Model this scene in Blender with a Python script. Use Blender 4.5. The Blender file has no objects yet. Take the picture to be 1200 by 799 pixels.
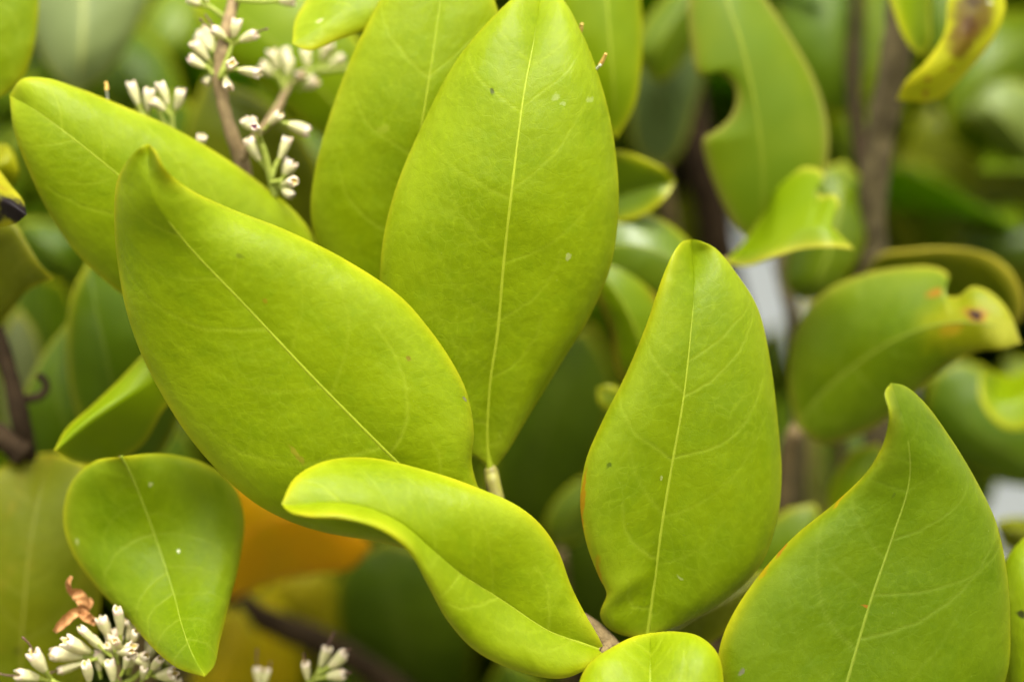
import bpy, math, random
import numpy as np
from mathutils import Matrix, Vector

# ------------------------------------------------------------------ camera, sky, sun, exposure
SC = bpy.context.scene
COL = SC.collection
D = 0.42                       # metres from lens to the plane in focus
PITCH = math.radians(-6)       # the camera looks slightly down into the shrub
CAM_LOC = Vector((0.0, -D, 1.35))
cam = bpy.data.cameras.new('camera')
cam.lens = 100; cam.sensor_width = 36
cam.clip_start = 0.01; cam.clip_end = 500
cam.dof.use_dof = True; cam.dof.focus_distance = D - 0.001; cam.dof.aperture_fstop = 5.2
cam_o = bpy.data.objects.new('camera', cam); COL.objects.link(cam_o)
CAM_M = Matrix.Translation(CAM_LOC) @ Matrix.Rotation(math.radians(90) + PITCH, 4, 'X')
cam_o.matrix_world = CAM_M
SC.camera = cam_o
R3 = np.array(CAM_M.to_3x3()); T3 = np.array(CAM_LOC)
S0 = 0.36 * D / 1200           # metres per photograph pixel at the plane in focus

SUN_EL, SUN_AZ = math.radians(64), math.radians(172)   # azimuth clockwise from +Y
world = bpy.data.worlds.new('World'); SC.world = world; world.use_nodes = True
wn = world.node_tree.nodes; wl = world.node_tree.links
sky = wn.new('ShaderNodeTexSky'); sky.sky_type = 'NISHITA'; sky.sun_disc = False
sky.sun_elevation = SUN_EL; sky.sun_rotation = SUN_AZ
sky.air_density = 1.0; sky.dust_density = 6.0; sky.ozone_density = 0.6
hs = wn.new('ShaderNodeHueSaturation'); hs.inputs['Saturation'].default_value = 0.05
wl.new(sky.outputs[0], hs.inputs['Color'])
wl.new(hs.outputs[0], wn['Background'].inputs['Color'])
wn['Background'].inputs['Strength'].default_value = 0.15
sun = bpy.data.lights.new('sun', 'SUN'); sun.energy = 1.5; sun.angle = math.radians(35); sun.color = (1.0, 0.95, 0.84)
sun_o = bpy.data.objects.new('sun', sun); COL.objects.link(sun_o)
sd = Vector((math.sin(SUN_AZ) * math.cos(SUN_EL), math.cos(SUN_AZ) * math.cos(SUN_EL), math.sin(SUN_EL)))
sun_o.rotation_euler = sd.to_track_quat('Z', 'Y').to_euler()
SC.view_settings.view_transform = 'Standard'; SC.view_settings.look = 'None'
SC.view_settings.gamma = 1.0; SC.view_settings.exposure = 1.93
SC.cycles.use_denoising = True
SC.cycles.max_bounces = 8; SC.cycles.diffuse_bounces = 5; SC.cycles.transmission_bounces = 4

# ------------------------------------------------------------------ geometry helpers
def W(p):
    """(px, py, z mm toward the lens) -> world metres; p is (...,3)"""
    p = np.array(p, float)
    p[..., 2] -= .45 * np.clip(-50 - p[..., 2], 0, 60)        # the shrub's inner shoots stand further back
    d = D - p[..., 2] * 1e-3
    k = S0 * d / D
    loc = np.stack([(p[..., 0] - 600) * k, -(p[..., 1] - 399.5) * k, -d], -1)
    return loc @ R3.T + T3

def spline(pts, n, grow=1.0):
    """Catmull-Rom through pts, resampled to n points evenly by length"""
    P = np.asarray(pts, float)
    if len(P) == 2:
        t = np.linspace(0, 1, n)[:, None]
        return P[0] * (1 - t) + P[1] * t
    Q = np.vstack([2 * P[0] - P[1], P, 2 * P[-1] - P[-2]])
    out = []
    for i in range(len(P) - 1):
        a, b, c, d = Q[i:i + 4]
        t0 = 0.0; t1 = np.linalg.norm(b - a) ** .5 + 1e-6; t2 = t1 + np.linalg.norm(c - b) ** .5 + 1e-6; t3 = t2 + np.linalg.norm(d - c) ** .5 + 1e-6
        t = np.linspace(t1, t2, 24, endpoint=False)[:, None]
        A1 = (t1 - t) / (t1 - t0) * a + (t - t0) / (t1 - t0) * b
        A2 = (t2 - t) / (t2 - t1) * b + (t - t1) / (t2 - t1) * c
        A3 = (t3 - t) / (t3 - t2) * c + (t - t2) / (t3 - t2) * d
        B1 = (t2 - t) / (t2 - t0) * A1 + (t - t0) / (t2 - t0) * A2
        B2 = (t3 - t) / (t3 - t1) * A2 + (t - t1) / (t3 - t1) * A3
        out.append((t2 - t) / (t2 - t1) * B1 + (t - t1) / (t2 - t1) * B2)
    out = np.vstack(out + [P[-1:]])
    s = np.r_[0, np.cumsum(np.linalg.norm(np.diff(out, axis=0), axis=1))]
    q = np.linspace(0, s[-1], n)
    return np.stack([np.interp(q, s, out[:, k]) for k in range(out.shape[1])], -1)

def link(name, verts, faces, mat, parent=None, smooth=True, attrs=None, uv=None, mats=None, mat_idx=None):
    me = bpy.data.meshes.new(name)
    org = np.array(parent['_org']) if parent is not None and '_org' in parent else np.zeros(3)
    me.from_pydata((np.asarray(verts) - org).tolist(), [], faces)
    for m in (mats or [mat]): me.materials.append(m)
    if mat_idx is not None: me.polygons.foreach_set('material_index', mat_idx)
    me.polygons.foreach_set('use_smooth', [smooth] * len(me.polygons))
    for k, v in (attrs or {}).items():
        a = me.attributes.new(k, 'FLOAT', 'POINT'); a.data.foreach_set('value', np.asarray(v, np.float32))
    if uv is not None:
        a = me.attributes.new('flat', 'FLOAT_VECTOR', 'POINT'); a.data.foreach_set('vector', np.asarray(uv, np.float32).ravel())
    me.update()
    o = bpy.data.objects.new(name, me); COL.objects.link(o)
    if parent is not None:
        o.parent = parent; o['_org'] = org.tolist()
    return o

def thing(name, label, cat, base, group=None):
    o = bpy.data.objects.new(name, None); COL.objects.link(o)
    b = W(base); o.location = b.tolist(); o.empty_display_size = 0.01
    o['_org'] = b.tolist(); o['label'] = label; o['category'] = cat
    if group: o['group'] = group
    return o

def tube_mesh(path, rad, ns=10, caps=True):
    path = np.asarray(path, float); n = len(path)
    rad = np.broadcast_to(np.asarray(rad, float), (n,))
    tan = np.gradient(path, axis=0); tan /= np.linalg.norm(tan, axis=1)[:, None] + 1e-12
    ref = np.array([0.31, 0.83, 0.46]); V = []; 
    u = np.cross(tan[0], ref); u /= np.linalg.norm(u)
    for i in range(n):
        u = u - tan[i] * (u @ tan[i]); u /= np.linalg.norm(u) + 1e-12
        w = np.cross(tan[i], u)
        a = np.arange(ns) * 2 * math.pi / ns
        V.append(path[i] + rad[i] * (np.cos(a)[:, None] * u + np.sin(a)[:, None] * w))
    V = np.vstack(V); F = []
    for i in range(n - 1):
        for j in range(ns):
            k = (j + 1) % ns
            F.append((i * ns + j, i * ns + k, (i + 1) * ns + k, (i + 1) * ns + j))
    if caps:
        F.append(tuple(range(ns))[::-1]); F.append(tuple((n - 1) * ns + j for j in range(ns)))
    return V, F

def stem(name, parent, pts, r0, r1, mat, n=None, knobby=0.0, seed=0, ns=12, taper=0.0):
    """pts in (px,py,z); radii in mm"""
    n = n or max(10, len(pts) * 10)
    path = W(spline(pts, n))
    t = np.linspace(0, 1, n); r = (r0 * (1 - t) + r1 * t) * 1e-3
    if taper: r = r * (.28 + .72 * np.clip(t / taper, 0, 1) ** .7)
    rs = np.random.RandomState(seed)
    if knobby:
        k = np.interp(np.arange(n), np.arange(0, n + 3, 3), rs.rand(len(np.arange(0, n + 3, 3))))
        r = r * (1 + knobby * (k - .5) * 2)
        path = path + (rs.rand(n, 3) - .5) * r[:, None] * knobby * .6
    V, F = tube_mesh(path, r, ns)
    return link(name, V, F, mat, parent)

# ------------------------------------------------------------------ materials
def nodes_of(name):
    m = bpy.data.materials.new(name); m.use_nodes = True
    nt = m.node_tree; nt.nodes.clear()
    return m, nt.nodes, nt.links

def mixc(N, L, fac, a, b, blend='MIX'):
    x = N.new('ShaderNodeMix'); x.data_type = 'RGBA'; x.blend_type = blend; x.clamp_factor = True
    for sock, v in ((x.inputs['Factor'], fac), (x.inputs[6], a), (x.inputs[7], b)):
        if hasattr(v, 'links'): L.new(v, sock)
        elif isinstance(v, (int, float)): sock.default_value = v
        else: sock.default_value = (*v, 1)
    return x.outputs[2]

def math_(N, L, op, a, b=0.0, c=None):
    x = N.new('ShaderNodeMath'); x.operation = op
    for i, v in enumerate((a, b) if c is None else (a, b, c)):
        if hasattr(v, 'links'): L.new(v, x.inputs[i])
        else: x.inputs[i].default_value = v
    return x.outputs[0]

def ramp(N, L, fac, lo, hi):
    x = N.new('ShaderNodeMapRange'); x.inputs['From Min'].default_value = lo; x.inputs['From Max'].default_value = hi
    x.interpolation_type = 'SMOOTHSTEP'
    L.new(fac, x.inputs['Value']); return x.outputs['Result']

def noise(N, L, vec, scale, detail=3, rough=.55, dist=0.0):
    x = N.new('ShaderNodeTexNoise'); x.inputs['Scale'].default_value = scale; x.inputs['Detail'].default_value = detail
    x.inputs['Roughness'].default_value = rough; x.inputs['Distortion'].default_value = dist
    L.new(vec, x.inputs['Vector']); return x.outputs['Fac']

def leaf_mat(name, col, col2=None, edge=(.37, .35, .008), vein=None, rough=.36, spec=.13, trans=.48,
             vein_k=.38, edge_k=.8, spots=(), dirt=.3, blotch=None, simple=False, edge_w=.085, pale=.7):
    """leaf skin; the attribute 'flat' is the blade laid out flat in centimetres"""
    m, N, L = nodes_of(name)
    col2 = col2 or tuple(c * f for c, f in zip(col, (.80, .86, .9)))
    vein = vein or (col[0] * 1.55 + .03, col[1] * 1.4 + .03, col[2] + .02)
    fl = N.new('ShaderNodeAttribute'); fl.attribute_name = 'flat'; vec = fl.outputs['Vector']
    va = N.new('ShaderNodeAttribute'); va.attribute_name = 'vein'
    ea = N.new('ShaderNodeAttribute'); ea.attribute_name = 'edge'
    n1 = noise(N, L, vec, .75, 3)
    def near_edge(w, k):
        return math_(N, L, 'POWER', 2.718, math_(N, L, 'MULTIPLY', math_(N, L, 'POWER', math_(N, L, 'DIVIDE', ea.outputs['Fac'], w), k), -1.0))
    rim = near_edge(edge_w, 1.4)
    c = mixc(N, L, ramp(N, L, n1, .32, .68), col, col2)
    if simple and not spots:
        c = mixc(N, L, math_(N, L, 'MULTIPLY', rim, edge_k), c, edge)
        p = N.new('ShaderNodeBsdfPrincipled'); L.new(c, p.inputs['Base Color']); p.inputs['Roughness'].default_value = rough
        p.inputs['Specular IOR Level'].default_value = spec
        tr = N.new('ShaderNodeBsdfTranslucent'); L.new(mixc(N, L, 1.0, c, (1.30, 1.50, .5), 'MULTIPLY'), tr.inputs['Color'])
        mx = N.new('ShaderNodeMixShader'); mx.inputs[0].default_value = trans
        L.new(p.outputs[0], mx.inputs[1]); L.new(tr.outputs[0], mx.inputs[2])
        out = N.new('ShaderNodeOutputMaterial'); L.new(mx.outputs[0], out.inputs['Surface'])
        return m
    n2 = noise(N, L, vec, 9, 4, .65)
    light = tuple(min(1, x * 1.28) for x in col)
    c = mixc(N, L, math_(N, L, 'MULTIPLY', ramp(N, L, n2, .42, .75), .4), c, light)
    c = mixc(N, L, math_(N, L, 'MULTIPLY', ramp(N, L, noise(N, L, vec, 2.6, 4, .6), .48, .72), .4), c, tuple(x * f for x, f in zip(col, (.72, .84, .8))))
    vo = N.new('ShaderNodeTexVoronoi'); vo.feature = 'DISTANCE_TO_EDGE'; vo.inputs['Scale'].default_value = 5.5
    wob = N.new('ShaderNodeVectorMath'); wob.operation = 'MULTIPLY_ADD'
    wn_ = N.new('ShaderNodeTexNoise'); wn_.inputs['Scale'].default_value = 6; L.new(vec, wn_.inputs['Vector'])
    L.new(wn_.outputs['Color'], wob.inputs[0]); wob.inputs[1].default_value = (.16, .16, 0); L.new(vec, wob.inputs[2])
    L.new(wob.outputs[0], vo.inputs['Vector'])
    net = math_(N, L, 'SUBTRACT', 1.0, ramp(N, L, vo.outputs['Distance'], 0.0, .11))
    netk = math_(N, L, 'MULTIPLY', net, math_(N, L, 'MULTIPLY', ramp(N, L, n1, .4, .75), .14))
    c = mixc(N, L, netk, c, vein)
    vk = math_(N, L, 'MULTIPLY', va.outputs['Fac'], vein_k)
    c = mixc(N, L, vk, c, vein)
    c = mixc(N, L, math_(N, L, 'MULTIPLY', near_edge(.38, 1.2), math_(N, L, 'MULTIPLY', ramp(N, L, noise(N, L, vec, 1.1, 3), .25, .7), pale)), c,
             (col[0] * 1.45 + .04, col[1] * 1.35 + .035, col[2] + .012))      # paler margin band: the rims' soft sheen painted into the colour
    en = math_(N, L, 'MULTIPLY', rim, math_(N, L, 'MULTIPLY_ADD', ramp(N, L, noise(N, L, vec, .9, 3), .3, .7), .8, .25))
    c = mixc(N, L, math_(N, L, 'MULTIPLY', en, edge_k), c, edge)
    # dust and pale specks
    n3 = noise(N, L, vec, 34, 2, .5)
    c = mixc(N, L, math_(N, L, 'MULTIPLY', ramp(N, L, n3, .70, .80), dirt), c, (.42, .45, .14))
    n4 = noise(N, L, vec, 21, 2, .5)
    c = mixc(N, L, math_(N, L, 'MULTIPLY', ramp(N, L, n4, .73, .80), dirt * .8), c, (.07, .08, .01))
    if blotch:
        c = mixc(N, L, math_(N, L, 'MULTIPLY', ramp(N, L, noise(N, L, vec, blotch[1], 4, .7), blotch[2], blotch[2] + .14), blotch[3]), c, blotch[0])
    for (s, t, rx, ry, sc_, k) in spots:
        d = N.new('ShaderNodeVectorMath'); d.operation = 'SUBTRACT'; L.new(wob.outputs[0], d.inputs[0]); d.inputs[1].default_value = (s + .08, t + .08, 0)
        e = N.new('ShaderNodeVectorMath'); e.operation = 'DIVIDE'; L.new(d.outputs[0], e.inputs[0]); e.inputs[1].default_value = (rx, ry, 1)
        g = N.new('ShaderNodeVectorMath'); g.operation = 'LENGTH'; L.new(e.outputs[0], g.inputs[0])
        f = math_(N, L, 'ADD', g.outputs['Value'], math_(N, L, 'MULTIPLY', math_(N, L, 'SUBTRACT', noise(N, L, vec, 1.2 / max(rx, ry), 4, .7), .5), 1.3))
        c = mixc(N, L, math_(N, L, 'MULTIPLY', math_(N, L, 'SUBTRACT', 1.0, ramp(N, L, f, .55, 1.15)), k), c, sc_)
    h = math_(N, L, 'ADD', math_(N, L, 'MULTIPLY', noise(N, L, vec, 60, 3, .6), .30), math_(N, L, 'MULTIPLY', net, -.10))
    h = math_(N, L, 'ADD', h, math_(N, L, 'MULTIPLY', va.outputs['Fac'], -.5))
    h = math_(N, L, 'ADD', h, math_(N, L, 'MULTIPLY', n2, .5))
    h = math_(N, L, 'ADD', h, math_(N, L, 'MULTIPLY', noise(N, L, vec, 2.2, 2, .5), 3.0))
    bp = N.new('ShaderNodeBump'); bp.inputs['Strength'].default_value = .6; bp.inputs['Distance'].default_value = .00018
    L.new(h, bp.inputs['Height'])
    p = N.new('ShaderNodeBsdfPrincipled'); L.new(c, p.inputs['Base Color'])
    L.new(math_(N, L, 'MULTIPLY_ADD', n2, .22, rough - .11), p.inputs['Roughness'])
    p.inputs['Specular IOR Level'].default_value = spec
    L.new(bp.outputs[0], p.inputs['Normal'])
    tr = N.new('ShaderNodeBsdfTranslucent')
    L.new(mixc(N, L, 1.0, c, (1.75, 1.55, .6), 'MULTIPLY'), tr.inputs['Color'])
    L.new(bp.outputs[0], tr.inputs['Normal'])
    mx = N.new('ShaderNodeMixShader'); mx.inputs[0].default_value = trans
    L.new(p.outputs[0], mx.inputs[1]); L.new(tr.outputs[0], mx.inputs[2])
    out = N.new('ShaderNodeOutputMaterial'); L.new(mx.outputs[0], out.inputs['Surface'])
    return m

def plain_mat(name, col, col2, scale, rough=.6, bump=.4, dist=.0004, trans=0.0, spec=.3, stretch=(1, 1, 1), detail=5):
    m, N, L = nodes_of(name)
    tc = N.new('ShaderNodeTexCoord'); mp = N.new('ShaderNodeMapping'); mp.inputs['Scale'].default_value = stretch
    L.new(tc.outputs['Object'], mp.inputs['Vector']); vec = mp.outputs[0]
    n1 = noise(N, L, vec, scale, detail, .6); n2 = noise(N, L, vec, scale * 4.3, 3)
    c = mixc(N, L, ramp(N, L, n1, .32, .68), col, col2)
    c = mixc(N, L, math_(N, L, 'MULTIPLY', ramp(N, L, n2, .5, .75), .4), c, tuple(x * .6 for x in col))
    bp = N.new('ShaderNodeBump'); bp.inputs['Strength'].default_value = bump; bp.inputs['Distance'].default_value = dist
    L.new(math_(N, L, 'ADD', n1, math_(N, L, 'MULTIPLY', n2, .4)), bp.inputs['Height'])
    p = N.new('ShaderNodeBsdfPrincipled'); L.new(c, p.inputs['Base Color']); p.inputs['Roughness'].default_value = rough
    p.inputs['Specular IOR Level'].default_value = spec; L.new(bp.outputs[0], p.inputs['Normal'])
    out = N.new('ShaderNodeOutputMaterial'); sh = p.outputs[0]
    if trans:
        tr = N.new('ShaderNodeBsdfTranslucent'); L.new(c, tr.inputs['Color'])
        mx = N.new('ShaderNodeMixShader'); mx.inputs[0].default_value = trans
        L.new(p.outputs[0], mx.inputs[1]); L.new(tr.outputs[0], mx.inputs[2]); sh = mx.outputs[0]
    L.new(sh, out.inputs['Surface'])
    return m

# leaf pigments (linear): young yellow-green, mid green, mature dark green, senescent
PIG = {
    'young':  dict(col=(.178, .238, .001), col2=(.150, .210, .001)),
    'fresh':  dict(col=(.148, .204, .001), col2=(.118, .176, .001)),
    'mid':    dict(col=(.115, .165, .002), col2=(.095, .148, .002), spec=.3),
    'green':  dict(col=(.082, .132, .002), col2=(.064, .112, .002), spec=.2),
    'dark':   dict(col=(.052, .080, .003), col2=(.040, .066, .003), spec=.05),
    'olive':  dict(col=(.110, .122, .003), col2=(.090, .110, .003)),
    'pale':   dict(col=(.155, .190, .050), col2=(.130, .165, .042), rough=.55, spec=.3),
    'yellow': dict(col=(.330, .310, .003), col2=(.280, .270, .003)),
    'orange': dict(col=(.640, .300, .001), col2=(.560, .310, .001), edge=(.46, .22, .002), vein=(.4, .24, .03)),
    'gold':   dict(col=(.390, .275, .002), col2=(.310, .240, .002)),
}
_ribs = {}
def rib_mat(pig, col):
    if (pig, col) not in _ribs:
        a = (col[0] * 1.25 + .020, col[1] * 1.14 + .018, col[2] + .008)
        _ribs[(pig, col)] = plain_mat('midrib_' + pig, a, tuple(x * .9 for x in a), 900, .5, .4, .0001, trans=.25, spec=.2)
    return _ribs[(pig, col)]
_mats = {}
def get_leaf_mat(pig, spots=(), **kw):
    key = (pig, tuple(spots), tuple(sorted(kw.items())))
    if key not in _mats:
        d = dict(PIG[pig]); d.update(kw)
        _mats[key] = leaf_mat('leaf_' + pig, spots=spots, **d)
    return _mats[key]
UNDER = leaf_mat('leaf_underside', (.190, .235, .030), (.165, .21, .028), rough=.6, spec=.15, trans=.4, vein_k=.3, edge_k=.4, simple=True)
UNDER_D = leaf_mat('leaf_underside_mature', (.130, .165, .040), (.11, .145, .035), rough=.6, spec=.15, trans=.3, vein_k=.3, edge_k=.4, simple=True)
STALK = plain_mat('leaf_stalk_green', (.21, .20, .03), (.15, .125, .03), 700, .5, .5, .0002, trans=.1)
TWIG = plain_mat('twig_bark', (.15, .105, .045), (.09, .065, .030), 500, .85, .8, .0006, spec=.1)
BARK = plain_mat('branch_bark', (.115, .090, .040), (.050, .038, .018), 260, .9, 1.0, .0012, spec=.08)
BARK_D = plain_mat('dark_branch_bark', (.030, .019, .009), (.016, .010, .005), 300, .9, .8, .0008, spec=.06)
PED = plain_mat('flower_stalk', (.22, .155, .065), (.15, .10, .042), 800, .7, .6, .0003)
GREENPED = plain_mat('green_flower_stalk', (.25, .28, .04), (.21, .25, .03), 700, .55, .4, .0002, trans=.2)
BUD = plain_mat('flower_cream', (.52, .46, .24), (.42, .41, .17), 450, .5, .5, .0002, trans=.25)
BUD_TIP = plain_mat('flower_rim', (.62, .54, .38), (.46, .33, .22), 900, .6, .5, .0002, trans=.2)
THROAT = plain_mat('flower_throat', (.42, .34, .08), (.34, .24, .06), 900, .7)
THROAT_P = plain_mat('flower_throat_purple', (.16, .05, .09), (.10, .03, .05), 900, .7)
STYLE = plain_mat('style_brown', (.10, .045, .03), (.06, .028, .02), 900, .6)
STYLE_O = plain_mat('style_orange', (.45, .30, .06), (.36, .21, .04), 900, .6)
WITHER = plain_mat('withered_petal', (.50, .26, .09), (.36, .15, .045), 420, .7, .8, .0004, trans=.3)
PISTIL = plain_mat('pistil_white', (.50, .52, .36), (.42, .42, .26), 900, .5, trans=.2)

# ------------------------------------------------------------------ leaf builder
def leaf(parent, M, Lc, Rc, pig='young', zl=-2.0, zr=-2.0, bulge=1.0, roll=.8, seed=1, nu=90, nv=20, rib=(.30, .08, .93),
         veins=7, th=.55, spots=(), wave=.5, under=None, flip=False, label=None, stalk=None, ribmat=None, soft=0, edge_w=.085, rim_l=0.0, rim_r=0.0, stalk_mat=None, **matkw):
    """blade from its midrib and its two margins, base to tip: photograph pixels plus mm toward the lens.
    zl/zr: how far the margins stand off the midrib; a third number on a margin point overrides that."""
    rs = np.random.RandomState(seed)
    M = np.asarray(M, float); nvt = 2 * nv + 1
    Ms = spline(M, nu)
    def margin(C, z):
        pts = [M[0]]
        ml = np.linspace(0, 1, nu)
        for i, c in enumerate(C):
            f = (i + 1) / (len(C) + 1)
            zz = np.interp(f, ml, Ms[:, 2])
            off = c[2] if len(c) > 2 else z * math.sin(math.pi * min(1, max(0, f))) ** .6
            pts.append((c[0], c[1], zz + off))
        pts.append(M[-1])
        return spline(pts, nu)
    Ls, Rs = margin(Lc, zl), margin(Rc, zr)
    u = np.linspace(0, 1, nu)
    g = np.linspace(-1, 1, nvt); v = np.sign(g) * (1 - (1 - np.abs(g)) ** 1.35)     # finer rows near the margin
    A = np.abs(v)[None, :, None]
    E = np.where((v < 0)[None, :, None], Ls[:, None, :], Rs[:, None, :])
    P = Ms[:, None, :] * (1 - A) + E * A
    for _ in range(soft):
        P[:, 1:-1] = .25 * P[:, :-2] + .5 * P[:, 1:-1] + .25 * P[:, 2:]
    a = np.abs(v)[None, :]
    wpx = np.linalg.norm(E[..., :2] - Ms[:, None, :2], axis=-1)
    amp = np.minimum(1, wpx / 60.0) * np.sin(np.pi * np.clip(u, 0, 1))[:, None] ** .35
    P[..., 2] += bulge * 4 * a * (1 - a) * amp * .5
    P[..., 2] -= roll * (.75 * np.clip((a - .62) / .38, 0, 1) ** 2.6 + .35 * np.clip((a - .88) / .12, 0, 1) ** 2) * amp
    U = u[:, None]
    ph = rs.rand(6) * 6.28
    wv = (np.sin(U * 7 + ph[0] + v[None] * 1.5) * .6 + np.sin(U * 13 + ph[1] - v[None] * 2) * .35) * a ** 1.5 + np.sin(U * 5 + ph[2]) * .3 * a
    P[..., 2] += wave * wv * amp
    P[..., 2] += .10 * wave * np.sin(U * 38 + ph[3] + a * 5 * np.sign(v)[None]) * a * (1 - a) * 4 * amp     # slight quilting between veins
    X = W(P)                                                   # nu, nvt, 3
    du = np.gradient(X, axis=0); dv = np.gradient(X, axis=1)
    nrm = np.cross(dv, du); ln = np.linalg.norm(nrm, axis=-1, keepdims=True)
    mean = nrm.sum((0, 1)); view = T3 - X.mean((0, 1))
    bad = ln[..., 0] < 1e-14
    nrm = nrm / np.maximum(ln, 1e-14)
    nrm[0] = nrm[1]; nrm[-1] = nrm[-2]
    if mean @ view < 0: nrm = -nrm; turned = True
    else: turned = False
    # lay the blade out flat, in cm
    sdu = np.r_[0, np.cumsum(np.linalg.norm(np.diff(X[:, nv], axis=0), axis=1))] * 100
    sdv = np.zeros((nu, nvt)); st = np.linalg.norm(np.diff(X, axis=1), axis=-1) * 100
    for j in range(nv + 1, nvt): sdv[:, j] = sdv[:, j - 1] + st[:, j - 1]
    for j in range(nv - 1, -1, -1): sdv[:, j] = sdv[:, j + 1] - st[:, j]
    S = np.repeat(sdu[:, None], nvt, 1) + np.abs(sdv) * 0.0
    half = np.where((v < 0)[None], -sdv[:, :1], sdv[:, -1:])
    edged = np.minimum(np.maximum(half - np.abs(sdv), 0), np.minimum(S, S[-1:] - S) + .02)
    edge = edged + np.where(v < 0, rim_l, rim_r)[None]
    vein = np.zeros((nu, nvt))
    Ltot = sdu[-1]
    if veins:
        for side in (-1, 1):
            hw = np.interp
            ks = (np.arange(veins) + .45 + rs.uniform(-.25, .25, veins)) / veins * .86 + .03
            hwu = -sdv[:, 0] if side < 0 else sdv[:, -1]
            for k in ks:
                k0 = k * Ltot; reach = rs.uniform(.55, .9); st_ = rs.uniform(.25, 1.0)
                tt = np.linspace(0, 1, 26)
                h0 = np.interp(k, u, hwu)
                wob = np.cumsum(rs.uniform(-1, 1, (26, 2)), 0) * .021 * tt[:, None] ** .5
                y = h0 * reach * (1 - (1 - tt) ** 1.12) + wob[:, 0]
                x = k0 + h0 * (rs.uniform(.35, .6) * tt + rs.uniform(.3, .6) * tt ** 4) + wob[:, 1]
                for i in range(25):
                    p0 = np.array([x[i], side * y[i]]); p1 = np.array([x[i + 1], side * y[i + 1]]); dd = p1 - p0
                    q = ((S - p0[0]) * dd[0] + (sdv - p0[1]) * dd[1]) / (dd @ dd + 1e-9); q = np.clip(q, 0, 1)
                    dist2 = (S - p0[0] - q * dd[0]) ** 2 + (sdv - p0[1] - q * dd[1]) ** 2
                    vein = np.maximum(vein, st_ * (1 - .45 * tt[i]) * np.exp(-dist2 / .024 ** 2))
    flat = np.stack([S + seed * 3.7, sdv + seed * 1.3, np.zeros_like(S)], -1)
    # spots given in photograph pixels
    sp = []
    for (px, py, rx, ry, colr, k) in spots:
        i, j = np.unravel_index(np.argmin((P[..., 0] - px) ** 2 + (P[..., 1] - py) ** 2), P.shape[:2])
        sp.append((float(flat[i, j, 0]), float(flat[i, j, 1]), rx * S0 * 100, ry * S0 * 100, tuple(colr), k))
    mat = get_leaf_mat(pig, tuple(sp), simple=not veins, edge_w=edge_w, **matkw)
    und = under or (UNDER_D if pig in ('dark', 'green', 'olive') else UNDER)
    thick = th * 1e-3 * (1 + .15 * a ** 4)[..., None] * np.minimum(1, .35 + 4 * np.minimum(U, 1 - U))[..., None]
    top = X + nrm * thick * .5; bot = X - nrm * thick * .5
    n = nu * nvt
    V = np.vstack([top.reshape(-1, 3), bot.reshape(-1, 3)])
    I = np.arange(n).reshape(nu, nvt)
    q = np.stack([I[:-1, :-1], I[:-1, 1:], I[1:, 1:], I[1:, :-1]], -1).reshape(-1, 4)
    if turned: q = q[:, ::-1]
    q2 = q[:, ::-1] + n
    F = [tuple(f) for f in q.tolist()] + [tuple(f) for f in q2.tolist()]
    idx = [0] * len(q) + [1] * len(q2)
    for j, s in ((0, 1), (nvt - 1, -1)):
        for i in range(nu - 1):
            f = (int(I[i, j]), int(I[i + 1, j]), int(I[i + 1, j] + n), int(I[i, j] + n))
            if (s > 0) == turned: f = f[::-1]
            F.append(f); idx.append(0)
    mats = [und, mat] if flip else [mat, und]
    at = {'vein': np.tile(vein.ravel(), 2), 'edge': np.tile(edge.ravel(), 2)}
    o = link('leaf', V, F, None, parent, attrs=at, uv=np.vstack([flat.reshape(-1, 3)] * 2), mats=mats, mat_idx=idx)
    if label: o['label'] = label
    if rib:
        m = int(rib[2] * nu); mid = X[:m, nv] + nrm[:m, nv] * thick[:m, nv] * .5
        t = np.linspace(0, 1, m); r = (rib[0] * (1 - t) ** .8 + rib[1] * t) * 1.0e-3; r[-4:] *= np.linspace(1, .1, 4)
        jit = 1 + .12 * np.interp(np.arange(m), np.arange(0, m + 4, 4), rs.uniform(-1, 1, len(np.arange(0, m + 4, 4))))
        r = r * jit
        V2, F2 = tube_mesh(mid - nrm[:m, nv] * (r * .74)[:, None], r, 8)
        link('midrib', V2, F2, ribmat or rib_mat(pig, matkw.get('col', PIG[pig]['col'])), o)
    if stalk:
        stem('leaf_stalk', o, [tuple(Ms[int(.03 * nu)] + np.array([0, 0, -.9])), tuple(M[0] + np.array([0, 0, -.3]))] + list(stalk[0]), stalk[1], stalk[2], stalk_mat or STALK, knobby=.05, seed=seed, taper=.10)
    return o

HI = dict(nu=260, nv=56)
MID = dict(nu=110, nv=26, veins=6)
LO = dict(nu=56, nv=14, veins=0)
BROWN = (.16, .05, .012); BLACK = (.02, .02, .008); PALE = (.45, .45, .20); RUST = (.30, .09, .01); GREY = (.16, .14, .10)

def quick_leaf(sh, base, tip, w, pig, seed, bend=0.0, **kw):
    b, t = np.array(base, float), np.array(tip, float)
    d = t[:2] - b[:2]; n = np.array([-d[1], d[0]]) / np.linalg.norm(d); ln = np.linalg.norm(d)
    mid = lambda f: (*(b[:2] + d * f + n * bend * ln * math.sin(math.pi * f)), b[2] + (t[2] - b[2]) * f + 4 * math.sin(math.pi * f))
    side = lambda s: [(mid(f)[0] + s * n[0] * w * k, mid(f)[1] + s * n[1] * w * k) for f, k in ((.1, .42), (.3, .92), (.5, 1.0), (.7, .82), (.88, .42))]
    return leaf(sh, [mid(f) for f in (0, .25, .5, .75, 1)], side(1), side(-1), pig, seed=seed, zl=-2.5, zr=-4, **{**LO, **kw})

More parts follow.
